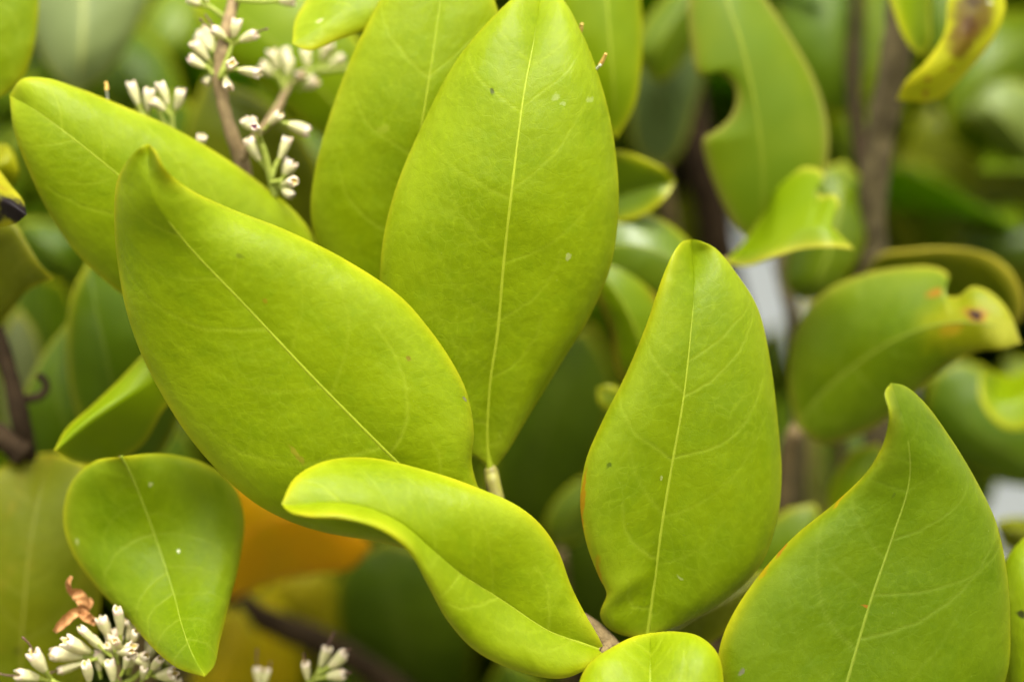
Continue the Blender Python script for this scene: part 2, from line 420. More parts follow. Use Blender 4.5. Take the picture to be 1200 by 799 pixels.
# ================================================================== setting
def ground():
    n = 60; xs = np.sign(np.linspace(-1, 1, n)) * np.abs(np.linspace(-1, 1, n)) ** 3 * 150
    X, Y = np.meshgrid(xs, xs); rs = np.random.RandomState(3)
    Z = rs.rand(n, n) * .03
    V = np.stack([X, Y, Z], -1).reshape(-1, 3); I = np.arange(n * n).reshape(n, n)
    F = np.stack([I[:-1, :-1], I[:-1, 1:], I[1:, 1:], I[1:, :-1]], -1).reshape(-1, 4).tolist()
    o = link('ground', V, F, plain_mat('soil', (.12, .10, .06), (.06, .075, .025), 9, .9, .6, .02))
    o['kind'] = 'structure'; o['label'] = 'bare soil ground under the shrub'
ground()

wall_root = bpy.data.objects.new('added_wall', None); COL.objects.link(wall_root); wall_root.location = (0, 1.6, 0); wall_root['_org'] = [0, 1.6, 0]  # invented wall: turns the gaps grey and blocks sky behind the shrub
wall_root['label'] = 'pale grey added wall standing in for the paleness in gaps behind the shrub'; wall_root['category'] = 'wall'
PLASTER = plain_mat('pale_plaster', (.17, .18, .175), (.15, .16, .155), 6, .8, .3, .003)
def box(name, lo, hi, mat, parent):
    c = [(x, y, z) for x in (lo[0], hi[0]) for y in (lo[1], hi[1]) for z in (lo[2], hi[2])]
    f = [(0, 1, 3, 2), (4, 6, 7, 5), (0, 4, 5, 1), (2, 3, 7, 6), (0, 2, 6, 4), (1, 5, 7, 3)]
    return link(name, c, f, mat, parent, smooth=False)
box('added_wall_face', (-6, 1.6, 0), (6, 1.8, 1.62), PLASTER, wall_root)
box('added_wall_coping', (-6.03, 1.57, 1.62), (6.03, 1.83, 1.68), PLASTER, wall_root)

# deep foliage of the shrub: one mass, out of focus, behind everything that can be told apart
def deep_foliage():
    rs = np.random.RandomState(11)
    nu_, nv_ = 7, 3
    uu = np.linspace(0, 1, nu_); w = np.array([.05, .62, .95, 1.0, .82, .45, .02])
    base = np.zeros((nu_, nv_, 3))
    for j, s in enumerate((-1, 0, 1)):
        base[:, j, 0] = s * w * .5; base[:, j, 1] = uu * 1.0; base[:, j, 2] = abs(s) * w * .10 - (uu - .4) ** 2 * .35
    I = np.arange(nu_ * nv_).reshape(nu_, nv_)
    q = np.stack([I[:-1, :-1], I[:-1, 1:], I[1:, 1:], I[1:, :-1]], -1).reshape(-1, 4)
    nb = nu_ * nv_
    rim = []
    for i in range(nu_ - 1):
        rim += [(I[i, 0], I[i + 1, 0], I[i + 1, 0] + nb, I[i, 0] + nb), (I[i, 2] + nb, I[i + 1, 2] + nb, I[i + 1, 2], I[i, 2])]
    Fb = np.vstack([q, q[:, ::-1] + nb, np.array(rim)])
    V, F, idx, off = [], [], [], 0
    gaps = [(868, 922, 318, 408), (1166, 1225, 528, 628)]
    flatall = []
    count = 0
    while count < 2000:
        dep = rs.uniform(105, 330); spread = 1 + dep / 420.
        px = rs.uniform(-420, 1620); py = rs.uniform(-210, 1100)
        c = W((px, py, -dep))
        Ln = rs.uniform(.055, .085); Wd = Ln * rs.uniform(.42, .52)
        B = base * np.array([Wd, Ln, Ln])
        B = np.concatenate([B.reshape(-1, 3), B.reshape(-1, 3) - np.array([0, 0, .0004])])
        e = Matrix.Rotation(rs.uniform(0, 6.28), 3, 'Z') @ Matrix.Rotation(rs.uniform(-.5, 1.5), 3, 'X') @ Matrix.Rotation(rs.uniform(-.9, .9), 3, 'Y')
        P = B @ np.array(e).T + c
        # keep the two gaps where the added pale wall shows
        loc = (P - T3) @ R3; dd = -loc[:, 2]
        qx = loc[:, 0] / dd * D / S0 + 600; qy = -loc[:, 1] / dd * D / S0 + 399.5
        x0, x1, y0, y1 = qx.min(), qx.max(), qy.min(), qy.max()
        if any(x1 > a - 8 and x0 < b + 8 and y1 > c_ - 8 and y0 < d_ + 8 for a, b, c_, d_ in gaps): continue
        V.append(P); F.append(Fb + off); off += len(P); count += 1
        idx.append(np.full(len(Fb), rs.choice([0, 1, 1, 1, 2, 2, 2, 2])))
        flatall.append(np.concatenate([(base * 6)[..., [1, 0, 2]].reshape(-1, 3)] * 2) + rs.rand(3) * 50)
    o = link('shrub_foliage', np.vstack(V), np.vstack(F).tolist(), None, mats=[get_leaf_mat(k, simple=True, trans=.58) for k in ('dark', 'green', 'mid')],
             mat_idx=np.concatenate(idx).tolist(), uv=np.vstack(flatall), attrs={'edge': np.full(off, 1.0)})
    o['kind'] = 'stuff'; o['label'] = 'dense blurred dark green foliage deep inside the shrub'
deep_foliage()

# ================================================================== the shoot in the middle: four big leaves
sh = thing('leafy_shoot', 'bright young shoot with four big yellow-green leaves, its lowest leaf twisted', 'shoot', (716, 760, -4))
stem('stem', sh, [(600, 665, -9), (650, 705, -9), (690, 732, -7), (716, 756, -5), (735, 800, -6), (770, 930, -14)], 1.1, 1.7, TWIG, knobby=.12, seed=2)
# big left leaf, tip leaning to the lens
leaf(sh, [(590, 655, -8), (530, 602, -2), (475, 550, 1.5), (370, 445, 5), (290, 360, 7), (215, 280, 10), (180, 228, 13), (174, 169, 12)],
     [(600, 630), (565, 585), (551, 545), (553, 505), (546, 463), (528, 425), (501, 386), (468, 349), (402, 305), (335, 272), (268, 246), (226, 226, 2), (203, 209, 3.5), (190, 193, 4), (182, 177, 2.5)],
     [(520, 650), (440, 632), (375, 620), (330, 604), (290, 580), (232, 522), (180, 440), (152, 370), (138, 290), (136, 240, -1), (138, 215, -1), (145, 197, 0), (156, 181, 0), (165, 173, 0)],
     'young', zl=-1.2, zr=-3.5, bulge=2.6, roll=2.0, seed=3, wave=.9, rib=(.58, .12, .86), edge_w=.12,
     spots=[(543, 468, 4, 3, GREY, .9), (350, 533, 15, 4, (.30, .22, .02), .5), (310, 352, 4, 3, RUST, .35), (280, 300, 5, 4, (.10, .13, .004), .7), (480, 420, 4, 3, BROWN, .5)],
     label='largest leaf, its raised tip curling to a yellow point', stalk=([(598, 662, -8.5), (606, 670, -9)], .8, .9), **HI)
# upright centre leaf
leaf(sh, [(576, 556, -10), (571, 522, -9), (574, 450, -6.5), (583, 390, -4), (590, 310, -1), (600, 220, 1.5), (614, 110, 0), (627, 40, -4), (634, -14, -9)],
     [(570, 546), (562, 538), (543, 528), (508, 498), (475, 450), (452, 390), (447, 330), (452, 275), (468, 215), (498, 145), (535, 75), (580, 20), (612, -8)],
     [(582, 545), (594, 528), (618, 486), (652, 430), (690, 368), (714, 310), (723, 235), (715, 150), (698, 85), (678, 35), (658, 0)],
     'young', zl=-3.0, zr=-4.5, bulge=2.4, roll=2.4, seed=5, rim_l=.03, rim_r=.05, wave=.7, rib=(.60, .12, .90),
     spots=[(578, 107, 4, 4, BLACK, .75), (653, 114, 4, 5, (.36, .40, .16), .35), (659, 121, 3, 4, (.36, .40, .16), .35), (690, 116, 4, 6, (.36, .40, .16), .3), (664, 300, 4, 3, PALE, .4)],
     label='upright centre leaf with a black speck near its tip', stalk=([(577, 562, -10), (582, 585, -10), (597, 655, -10)], 1.1, 1.25), **HI)
# leaf behind the centre one
leaf(sh, [(560, 600, -19), (520, 480, -19), (480, 330, -15), (478, 230, -12), (495, 140, -9.5), (507, 65, -10), (516, 0, -12), (520, -60, -16), (522, -105, -20)],
     [(530, 560), (470, 470), (410, 370), (378, 300), (366, 250), (371, 200), (387, 140), (412, 72), (440, 14), (470, -40), (500, -88)],
     [(570, 560), (590, 470), (605, 330), (612, 200), (606, 120), (596, 60), (580, 8), (562, -40), (545, -80)],
     'young', zl=-1.5, zr=-3, bulge=2.0, roll=1.0, seed=8, rim_l=.03, wave=.6, rib=(.42, .1, .9), spots=[(450, 150, 7, 7, (.26, .30, .02), .5)],
     label='leaf tucked behind the upright centre leaf', stalk=([(580, 630, -16), (598, 660, -10)], .8, .9), **HI)
# twisted lower leaf, far half folded under
leaf(sh, [(709, 763, -2), (680, 753, 0), (640, 738, 2), (585, 703, 4), (540, 675, 7), (508, 648, 9.5), (472, 617, 11), (430, 597, 12), (382, 590, 12.5), (348, 592, 12.5), (330, 591, 12.5)],
     [(700, 745), (686, 722), (668, 688), (652, 645), (632, 615), (605, 593), (560, 573, -3), (500, 553, -4.5), (430, 538, -5.5), (378, 543, -4), (345, 562, -2)],
     [(695, 778), (660, 793), (610, 785), (560, 762), (527, 727, 1.5), (503, 684, 1.5), (482, 647, 2.5), (450, 622, 3.5), (402, 607, 4), (360, 605, 3), (338, 599, 1.5)],
     'young', zl=-2.5, zr=2.0, bulge=2.2, roll=1.4, seed=12, wave=.35, soft=48, edge_w=.12, rib=(.42, .10, .50),
     label='twisted lower leaf with its margin folded under', stalk=([(713, 758, -4), (718, 756, -5)], .9, 1.1), stalk_mat=TWIG, edge_k=.9, **HI)

# ================================================================== right-hand upright leaf
sh = thing('leafy_shoot', 'single upright leaf with wavy reddish left margin beside the twisted leaf', 'shoot', (757, 760, -6))
stem('stem', sh, [(757, 750, -5), (760, 775, -7), (764, 830, -11), (772, 930, -16)], .9, 1.5, TWIG, knobby=.1, seed=7)
leaf(sh, [(758, 747, -5), (764, 700, -4), (774, 622, -2), (786, 550, -.5), (800, 470, .5), (809, 390, 0), (813, 335, -2), (810, 281, -7)],
     [(738, 745), (714, 735), (705, 720, 0), (713, 695, 1), (704, 675), (690, 638), (682, 590), (688, 542), (706, 498), (736, 438), (760, 380), (779, 322), (791, 294), (799, 284, 0)],
     [(800, 729), (850, 700), (890, 660), (908, 612), (914, 560), (910, 500), (900, 420), (886, 362), (862, 322), (838, 292), (822, 283, 0)],
     'fresh', zl=.5, zr=-3.5, bulge=2.0, roll=1.8, seed=15, edge_w=.10, rim_r=.07, wave=.6, rib=(.60, .12, .84), edge_k=.95,
     spots=[(713, 545, 4, 4, (.05, .08, .004), .8), (776, 560, 3, 2, PALE, .4), (797, 675, 2, 4, PALE, .3), (684, 600, 45, 5, (.34, .14, .004), .7), (704, 672, 20, 5, (.34, .14, .004), .5)],
     label='upright leaf with reddish wavy margin', **HI)
# yellow-green leaf lying behind its base
sh = thing('leafy_shoot', 'yellow-green leaf lying flat behind the base of the reddish-margined leaf', 'shoot', (900, 690, -24))
leaf(sh, [(905, 668, -22), (860, 700, -20), (815, 725, -18), (770, 755, -16), (740, 775, -14)],
     [(880, 672), (850, 683), (810, 705), (770, 735)], [(890, 700), (862, 728), (835, 750), (790, 775)], 'olive', seed=17, nu=60, nv=16, veins=4, zl=-3, zr=-1)
stem('stem', sh, [(905, 668, -22), (930, 650, -26), (960, 690, -40), (990, 900, -60)], .8, 1.4, TWIG, seed=5)

# ================================================================== lower right shoot
sh = thing('leafy_shoot', 'broad pointed leaf with rust-marked yellow margin and red nick on midrib', 'shoot', (968, 930, 4))
stem('stem', sh, [(966, 905, 3), (962, 960, 0), (950, 1060, -8)], 1.1, 1.6, TWIG, knobby=.1, seed=9)
leaf(sh, [(966, 910, 4), (978, 850, 4), (992, 799, 4), (1006, 750, 4), (1021, 700, 4), (1045, 630, 4), (1065, 562, 5), (1062, 510, 7), (1044, 449, 8)],
     [(920, 900), (875, 870), (848, 825), (842, 785), (848, 748), (864, 714), (892, 674), (932, 630), (982, 589), (1020, 551, 1), (1038, 516, 2.5), (1042, 484, 3.5), (1037, 460, 2)],
     [(1020, 905), (1090, 880), (1150, 840), (1178, 790), (1182, 730), (1178, 672), (1165, 612), (1141, 562), (1110, 511), (1082, 472), (1060, 453)],
     'fresh', zl=-1.0, zr=-4.0, bulge=2.2, roll=2.0, seed=21, edge_w=.15, rim_r=.12, wave=.6, rib=(.54, .12, .86), edge_k=1.0,
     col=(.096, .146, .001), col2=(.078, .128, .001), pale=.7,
     spots=[(920, 642, 14, 5, RUST, .7), (898, 668, 14, 6, (.34, .20, .004), .6), (985, 588, 14, 5, (.36, .20, .004), .6), (1014, 708, 2, 7, RUST, .7), (868, 785, 4, 4, GREY, .7), (1046, 579, 4, 3, (.06, .09, .004), .7)],
     label='broad leaf, rust stain along its yellow margin', **HI)
sh = thing('leafy_shoot', 'rounded bright leaf crown between twisted leaf and rust-marked leaf, base hidden below', 'shoot', (765, 960, 10))
leaf(sh, [(765, 950, 12), (764, 900, 12), (763, 850, 10), (762, 800, 7), (762, 742, 0)],
     [(715, 930), (688, 890), (676, 840), (680, 802), (692, 778), (718, 760), (742, 747)],
     [(815, 930), (838, 890), (846, 840), (846, 800), (840, 768), (820, 748), (790, 741)],
     'young', zl=-2, zr=-2, bulge=2, roll=1.5, seed=23, nu=120, nv=30, rib=(.4, .1, .8))
stem('stem', sh, [(765, 948, 11), (766, 1000, 8), (770, 1080, 0)], 1.0, 1.5, TWIG, seed=11)
sh = thing('leafy_shoot', 'shiny leaf edge with black speck rising behind the rust-marked leaf', 'shoot', (1260, 930, -8))
leaf(sh, [(1262, 920, -8), (1258, 850, -8), (1252, 780, -8), (1245, 700, -9), (1232, 610, -14)],
     [(1215, 900), (1190, 850), (1180, 790), (1174, 735), (1174, 690), (1182, 655), (1202, 630)],
     [(1310, 890), (1340, 820), (1345, 740), (1320, 670), (1275, 620)],
     'fresh', zl=-3, zr=-3, bulge=2.5, roll=2, seed=25, spots=[(1196, 718, 4, 5, BLACK, .9)], **MID)
stem('stem', sh, [(1262, 918, -8), (1268, 960, -10), (1275, 1050, -16)], 1.0, 1.5, TWIG, seed=12)

# ================================================================== upper-left leaf behind the big one
sh = thing('leafy_shoot', 'broad leaf reaching out behind the largest leaf, below the flower stalks', 'shoot', (395, 440, -22))
leaf(sh, [(395, 440, -20), (340, 390, -17), (270, 320, -13), (200, 256, -10), (140, 206, -8), (80, 158, -7), (35, 125, -8), (12, 112, -10)],
     [(392, 400), (385, 340), (368, 282), (345, 250), (308, 219), (258, 184), (200, 151), (140, 125), (90, 105), (52, 93), (26, 94)],
     [(350, 430), (290, 420), (220, 395), (170, 362), (130, 332), (90, 294), (60, 250), (36, 200), (17, 150)],
     'young', zl=-2.5, zr=-3, bulge=2.2, roll=1.6, seed=27, rib=(.40, .10, .95), label='broad leaf pointing left, its blunt tip blurred', **HI)
stem('stem', sh, [(395, 440, -20), (412, 462, -24), (440, 480, -45), (460, 490, -110)], 1.0, 1.9, TWIG, knobby=.1, seed=14)

# ================================================================== lower-left leaves
sh = thing('leafy_shoot', 'drooping green leaf tapering to a pale tip above the lower flower cluster', 'shoot', (138, 520, -24))
leaf(sh, [(142, 535, -8), (150, 548, -9), (165, 582, -11), (186, 640, -12), (205, 700, -7), (214, 735, -1), (226, 768, 5), (240, 792, 8)],
     [(112, 541), (86, 565), (76, 605), (86, 645), (118, 690), (150, 722), (180, 757), (210, 782)],
     [(190, 533), (240, 545), (272, 570), (284, 605), (280, 650), (268, 700), (256, 750), (250, 780)],
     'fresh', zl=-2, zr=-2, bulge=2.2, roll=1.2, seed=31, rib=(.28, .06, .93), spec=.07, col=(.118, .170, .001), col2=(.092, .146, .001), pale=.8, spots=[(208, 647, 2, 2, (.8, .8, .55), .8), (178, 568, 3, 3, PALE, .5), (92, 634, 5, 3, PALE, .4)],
     label='drooping leaf shading from deep green to pale tip', **HI)
stem('stem', sh, [(142, 538, -9.2), (145, 545, -13), (150, 565, -24), (160, 590, -36), (175, 700, -60), (180, 920, -80)], .55, 1.6, TWIG, knobby=.1, seed=15)
# its neighbour seen edge-on
sh = thing('leafy_shoot', 'leaf seen nearly edge-on, yellow rim above pale underside, by the largest leaf', 'shoot', (215, 430, -22))
leaf(sh, [(215, 425, -24), (180, 446, -20), (140, 468, -16), (100, 495, -14), (64, 528, -13)],
     [(208, 385), (178, 408), (142, 446), (106, 480), (78, 505)],
     [(215, 450), (190, 480, -4), (165, 520, -7), (130, 540, -8), (90, 540, -5)],
     'young', zl=-5, zr=-7, bulge=.4, roll=.3, seed=33, wave=.2, rib=None, nu=90, nv=20, veins=0, edge_k=1)
stem('stem', sh, [(215, 425, -24), (245, 402, -28), (280, 405, -50), (300, 420, -120)], .8, 1.4, TWIG, seed=16)
# dark leaves behind
sh = thing('leafy_shoot', 'pair of dull dark green leaves in shadow left of the largest leaf', 'shoot', (150, 560, -44))
leaf(sh, [(150, 560, -44), (140, 500, -40), (125, 420, -36), (112, 360, -36), (104, 305, -38)],
     [(120, 540), (88, 470), (80, 400), (86, 345)], [(190, 530), (215, 460), (205, 390), (160, 335), (128, 312)], 'green', seed=35, zl=-2, zr=-8, **LO)
leaf(sh, [(130, 590, -46), (95, 530, -44), (70, 480, -42), (65, 430, -42), (92, 365, -44)],
     [(80, 590), (35, 545), (24, 490), (35, 450), (60, 405)], [(145, 540), (135, 490), (118, 440), (105, 400)], 'green', seed=36, zl=-3, zr=-2, **LO)
stem('stem', sh, [(140, 580, -45), (150, 640, -50), (170, 900, -70)], 1.1, 1.8, TWIG, seed=17)
sh = thing('leafy_shoot', 'round-ended dark leaf with grey-green neighbour behind the hooked branch', 'shoot', (60, 560, -70))
leaf(sh, [(60, 560, -70), (55, 470, -66), (55, 400, -62), (50, 325, -60)], [(20, 520), (5, 440), (15, 360), (30, 332)], [(95, 520), (105, 440), (85, 360), (70, 332)], 'green', seed=37, **LO)
leaf(sh, [(40, 560, -62), (35, 480, -58), (25, 420, -56), (22, 360, -56)], [(10, 520), (0, 450), (5, 390)], [(60, 520), (52, 450), (40, 390)], 'pale', seed=38, col=(.13, .15, .05), col2=(.12, .14, .04), **LO)
stem('stem', sh, [(55, 560, -68), (60, 620, -70), (70, 900, -80)], 1.1, 1.8, TWIG, seed=18)
# dull leaf at lower left
sh = thing('leafy_shoot', 'large dull olive leaf behind the lower flower cluster', 'shoot', (0, 920, -30))
leaf(sh, [(30, 880, -34), (25, 780, -30), (30, 690, -28), (40, 610, -30), (60, 530, -36)],
     [(-40, 860), (-75, 760), (-70, 660), (-30, 580), (15, 540)], [(80, 840), (108, 760), (118, 680), (116, 600), (100, 545)],
     'olive', seed=41, zl=-2, zr=-3, spec=.06, label='dull olive leaf with faint mottling', blotch=((.20, .15, .01), .8, .55, .5), spots=[(22, 762, 4, 4, BLACK, .6)], **MID)
stem('stem', sh, [(30, 880, -34), (28, 930, -36), (20, 1030, -44)], 1.1, 1.6, TWIG, seed=19)
# left margin: burnt tip and rolled olive leaf
sh = thing('leafy_shoot', 'yellowing leaf with burnt black tip next to a rolled olive leaf', 'shoot', (-80, 330, -25))
leaf(sh, [(-110, 200, -22), (-60, 210, -16), (-20, 225, -11), (10, 238, -8), (31, 252, -7)],
     [(-80, 180), (-40, 175), (-8, 195), (12, 220), (26, 236)], [(-80, 240), (-40, 262), (-5, 264), (18, 261)],
     'yellow', seed=43, col=(.22, .225, .002), col2=(.25, .22, .002), zl=-2, zr=-1, roll=.8, spots=[(18, 246, 36, 22, (.012, .008, .008), 1.0), (-4, 252, 18, 14, (.012, .008, .008), .95), (2, 222, 10, 5, (.20, .12, .01), .5)], label='yellowing leaf, its tip burnt black', rib=None, **MID)
leaf(sh, [(-90, 330, -30), (-40, 320, -26), (0, 318, -24), (35, 322, -22), (63, 326, -20)],
     [(-50, 285), (-10, 262), (15, 262), (30, 285), (45, 308)], [(-60, 370), (-10, 385), (10, 365), (30, 340)],
     'olive', seed=44, zl=3, zr=-4, roll=1.2, rib=None, label='rolled olive leaf', **MID)
leaf(sh, [(-80, 240, -32), (-40, 215, -28), (-10, 198, -26), (8, 190, -26), (18, 186, -27)], [(-50, 205), (-10, 172), (8, 172)], [(-40, 240), (5, 225), (20, 205)], 'yellow', seed=45, rib=None, col=(.19, .20, .002), **LO)
stem('stem', sh, [(-100, 215, -26), (-100, 330, -32), (-110, 460, -44)], 1.2, 1.8, TWIG, seed=20)
# top-left bright leaf and grey underside
sh = thing('leafy_shoot', 'smooth yellow-green leaf hanging at the edge beside a grey-green leaf underside', 'shoot', (-20, -140, -24))
leaf(sh, [(-15, -130, -26), (-12, -60, -22), (-10, 0, -20), (-12, 60, -20), (-14, 122, -22)], [(-60, -90), (-75, -20), (-60, 60)], [(30, -90), (42, -30), (41, 40), (22, 95)],
     'fresh', seed=47, zl=-2, zr=-3, label='smooth yellow-green hanging leaf', **MID)
stem('stem', sh, [(-15, -130, -26), (-20, -180, -28), (-40, -300, -40)], 1.0, 1.5, TWIG, seed=21)
sh = thing('leafy_shoot', 'blurred grey-green leaf underside with pale midrib above the leaf pointing left', 'shoot', (100, -150, -60))
leaf(sh, [(102, -130, -64), (100, -60, -60), (98, 0, -56), (96, 60, -54), (92, 112, -56)], [(50, -90), (30, -20), (40, 40), (65, 88)], [(165, -90), (182, -30), (160, 30), (125, 85)],
     'pale', seed=48, zl=-3, zr=-5, rib=(.7, .3, .95), flip=False, spec=.5, **LO)
stem('stem', sh, [(102, -130, -64), (110, -200, -66), (130, -320, -80)], 1.2, 1.6, TWIG, seed=22)
sh = thing('leafy_shoot', 'blurred mid-green leaves hanging behind the upper flower stalks', 'shoot', (330, 330, -60))
leaf(sh, [(330, 330, -60), (300, 240, -56), (270, 160, -54), (240, 90, -56)], [(280, 310), (235, 240), (220, 160)], [(370, 270), (370, 190), (310, 120)], 'olive', seed=49, **LO)
leaf(sh, [(430, 170, -46), (380, 110, -44), (330, 60, -44), (270, 10, -48), (225, -30, -54)], [(380, 160), (320, 110), (262, 60), (230, 10)], [(440, 110), (420, 50), (370, 0), (290, -30)], 'fresh', seed=50, zl=-3, **LO)
leaf(sh, [(150, 330, -70), (180, 250, -64), (200, 180, -62), (205, 110, -62)], [(120, 280), (130, 200), (165, 130)], [(215, 300), (250, 220), (245, 150)], 'green', seed=51, **LO)
stem('stem', sh, [(330, 330, -60), (345, 370, -62), (360, 390, -90), (370, 400, -150)], 1.2, 2.2, TWIG, seed=23)
# leaf entering from the top beside the centre pair
sh = thing('leafy_shoot', 'glossy leaf tip with thick yellow rim in front of the upper buds', 'shoot', (480, -110, -14))
leaf(sh, [(500, -90, -20), (460, -40, -16), (420, 0, -13), (380, 30, -11), (343, 52, -10)],
     [(440, -90), (390, -45), (362, 0), (347, 25)], [(510, -30), (475, 12), (430, 33), (395, 46, 1), (362, 59, 1)],
     'young', zl=-3, zr=1.5, seed=53, bulge=1.5, edge_k=1.0, rib=None, spots=[(376, 25, 5, 2, PALE, .7)], label='glossy leaf tip, thick yellow rim', **MID)
stem('stem', sh, [(500, -90, -20), (520, -130, -22), (560, -260, -30)], 1.0, 1.5, TWIG, seed=24)

# ================================================================== background right of the centre leaf
sh = thing('leafy_shoot', 'out-of-focus leaf hanging tip down right behind the centre leaf', 'shoot', (690, -120, -34))
leaf(sh, [(700, -110, -34), (706, -50, -32), (712, 20, -30), (718, 90, -30), (722, 162, -33)], [(668, -80), (655, -10), (665, 70), (695, 130)], [(735, -80), (748, -10), (750, 70), (742, 125)], 'fresh', seed=55, zl=-2, zr=-3, **LO)
stem('stem', sh, [(700, -110, -34), (705, -160, -36), (715, -300, -44)], 1.0, 1.5, TWIG, seed=25)
sh = thing('leafy_shoot', 'dull grey-green leaf in shade with a yellow upper edge behind the dark stems', 'shoot', (780, 230, -70))
leaf(sh, [(775, 200, -70), (770, 150, -68), (775, 100, -66), (790, 50, -66), (830, -20, -70)], [(748, 180), (738, 120), (745, 50), (790, 5)], [(795, 180), (815, 120), (830, 60)], 'pale', seed=56, col=(.10, .14, .03), col2=(.09, .13, .03), **LO)
leaf(sh, [(760, 90, -60), (770, 60, -58), (790, 25, -58), (825, -30, -60)], [(745, 60), (755, 30), (790, -10)], [(775, 95), (800, 70), (820, 30)], 'mid', seed=57, **LO)
stem('stem', sh, [(775, 200, -70), (785, 260, -74), (800, 420, -90), (820, 900, -120)], 1.2, 2.2, TWIG, seed=26)
sh = thing('leafy_shoot', 'short cupped leaf with bright tip over a shiny leaf behind the centre leaf', 'shoot', (690, 340, -44))
leaf(sh, [(680, 245, -44), (710, 235, -42), (740, 226, -40), (768, 218, -38), (791, 212, -38)], [(690, 195), (720, 178), (750, 184), (778, 198)], [(690, 270), (725, 262), (755, 252), (780, 232)], 'mid', seed=58, zl=3, zr=2, roll=.4, edge_k=1, label='short cupped leaf', **LO)
leaf(sh, [(670, 300, -40), (710, 290, -38), (750, 290, -37), (790, 305, -38), (835, 330, -42)], [(690, 262), (730, 248), (780, 262), (815, 295)], [(700, 335), (740, 345), (790, 350)], 'mid', seed=59, zl=-4, zr=-2, spec=.5, **LO)
leaf(sh, [(770, 470, -42), (755, 420, -38), (740, 375, -36), (720, 340, -36), (690, 305, -38)], [(728, 440), (718, 390), (700, 345)], [(785, 420), (775, 365), (740, 315)], 'fresh', seed=60, zl=-2, zr=-3, edge=(.33, .17, .02), **LO)
leaf(sh, [(740, 480, -36), (725, 472, -34), (712, 463, -33), (700, 455, -34)], [(730, 460), (712, 452)], [(725, 485), (705, 475)], 'mid', seed=61, zl=0, zr=0, **LO)
stem('stem', sh, [(685, 270, -44), (670, 300, -50), (660, 320, -80), (650, 330, -140)], 1.2, 2.2, TWIG, seed=27)
sh = thing('leafy_shoot', 'shaded deep green leaves in the dark hollow between centre and right leaves', 'shoot', (660, 720, -90))
leaf(sh, [(655, 640, -58), (665, 615, -56), (680, 590, -55), (700, 560, -56)], [(640, 620), (650, 590), (680, 562)], [(680, 630), (700, 605), (710, 580)], 'mid', seed=62, **LO)
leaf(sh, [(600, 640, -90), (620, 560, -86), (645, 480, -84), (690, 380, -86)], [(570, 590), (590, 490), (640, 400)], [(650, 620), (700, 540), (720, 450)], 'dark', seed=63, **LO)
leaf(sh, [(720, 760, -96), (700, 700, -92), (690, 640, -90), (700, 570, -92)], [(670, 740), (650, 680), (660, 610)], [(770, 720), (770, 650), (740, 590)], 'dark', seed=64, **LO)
stem('stem', sh, [(655, 650, -64), (660, 740, -80), (670, 930, -100)], 1.2, 2.2, TWIG, seed=28)

# bitten leaf
sh = thing('leafy_shoot', 'broad hanging leaf with a round bite eaten from its left side', 'shoot', (850, -90, -40))
leaf(sh, [(835, -70, -42), (848, -10, -38), (868, 50, -36), (884, 120, -36), (893, 190, -37), (893, 250, -39), (886, 290, -41)],
     [(815, -45), (808, 10), (812, 55), (820, 88), (842, 84), (860, 98), (864, 118), (856, 140), (838, 156), (826, 163), (828, 185), (842, 225), (862, 265)],
     [(862, -60), (890, -10), (924, 42), (952, 92), (968, 145), (967, 195), (948, 240), (918, 275)],
     'mid', seed=66, zl=-1, zr=-4, roll=.6, wave=.3, spec=.2, edge=(.26, .21, .04), rib=(.3, .12, .9), col=(.125, .170, .002), label='broad hanging leaf with round bite', nu=110, nv=24, veins=0)
stem('stem', sh, [(835, -70, -42), (828, -110, -44), (815, -240, -52)], 1.1, 1.6, TWIG, seed=29)
sh = thing('leafy_shoot', 'shaded dark green leaves hanging between bitten leaf and brown branch', 'shoot', (960, -60, -80))
leaf(sh, [(950, -80, -74), (965, -20, -72), (978, 40, -70), (985, 90, -70), (985, 140, -72)], [(915, -50), (910, 20), (930, 80), (955, 125)], [(1000, -50), (1020, 20), (1020, 80), (1005, 125)], 'green', seed=67, **LO)
leaf(sh, [(1045, 160, -90), (1030, 100, -88), (1022, 40, -88), (1030, -40, -90)], [(1010, 130), (1000, 50)], [(1062, 110), (1060, 30)], 'mid', seed=68, **LO)
leaf(sh, [(990, 190, -58), (985, 230, -54), (975, 280, -52), (958, 330, -52), (940, 352, -54)], [(965, 200), (945, 240), (925, 290), (922, 335)], [(1010, 215), (1015, 265), (1000, 310), (970, 345)], 'mid', seed=69, zl=-3, zr=-3, rib=(.5, .2, .9), **LO)
stem('stem', sh, [(950, -80, -76), (980, -120, -80), (1000, -260, -90)], 1.2, 1.6, TWIG, seed=30)
# curled bitten yellow-green leaf
sh = thing('leafy_shoot', 'curled yellowish leaf with ragged chewed end in front of the bitten leaf', 'shoot', (850, 305, -30))
leaf(sh, [(848, 308, -34), (880, 298, -31), (915, 282, -28), (945, 268, -27), (970, 272, -26), (1000, 292, -27)],
     [(872, 285, -5), (900, 245, -8), (915, 212, -9), (945, 198, -9), (964, 204, -8), (956, 224, -6), (962, 232, -6), (978, 230, -5), (980, 244, -4), (966, 258, -2), (975, 268, -1)],
     [(875, 312, 0), (905, 302, 1), (940, 292, 1), (975, 290, 1)],
     'fresh', seed=70, zl=-3, zr=1, bulge=.6, roll=.2, wave=.2, edge=(.36, .33, .03), edge_k=1, rib=None, nu=110, nv=20, veins=0, label='curled yellowish leaf with chewed end')
stem('stem', sh, [(848, 308, -34), (835, 330, -40), (830, 420, -56), (840, 900, -90)], 1.0, 1.8, TWIG, seed=31)
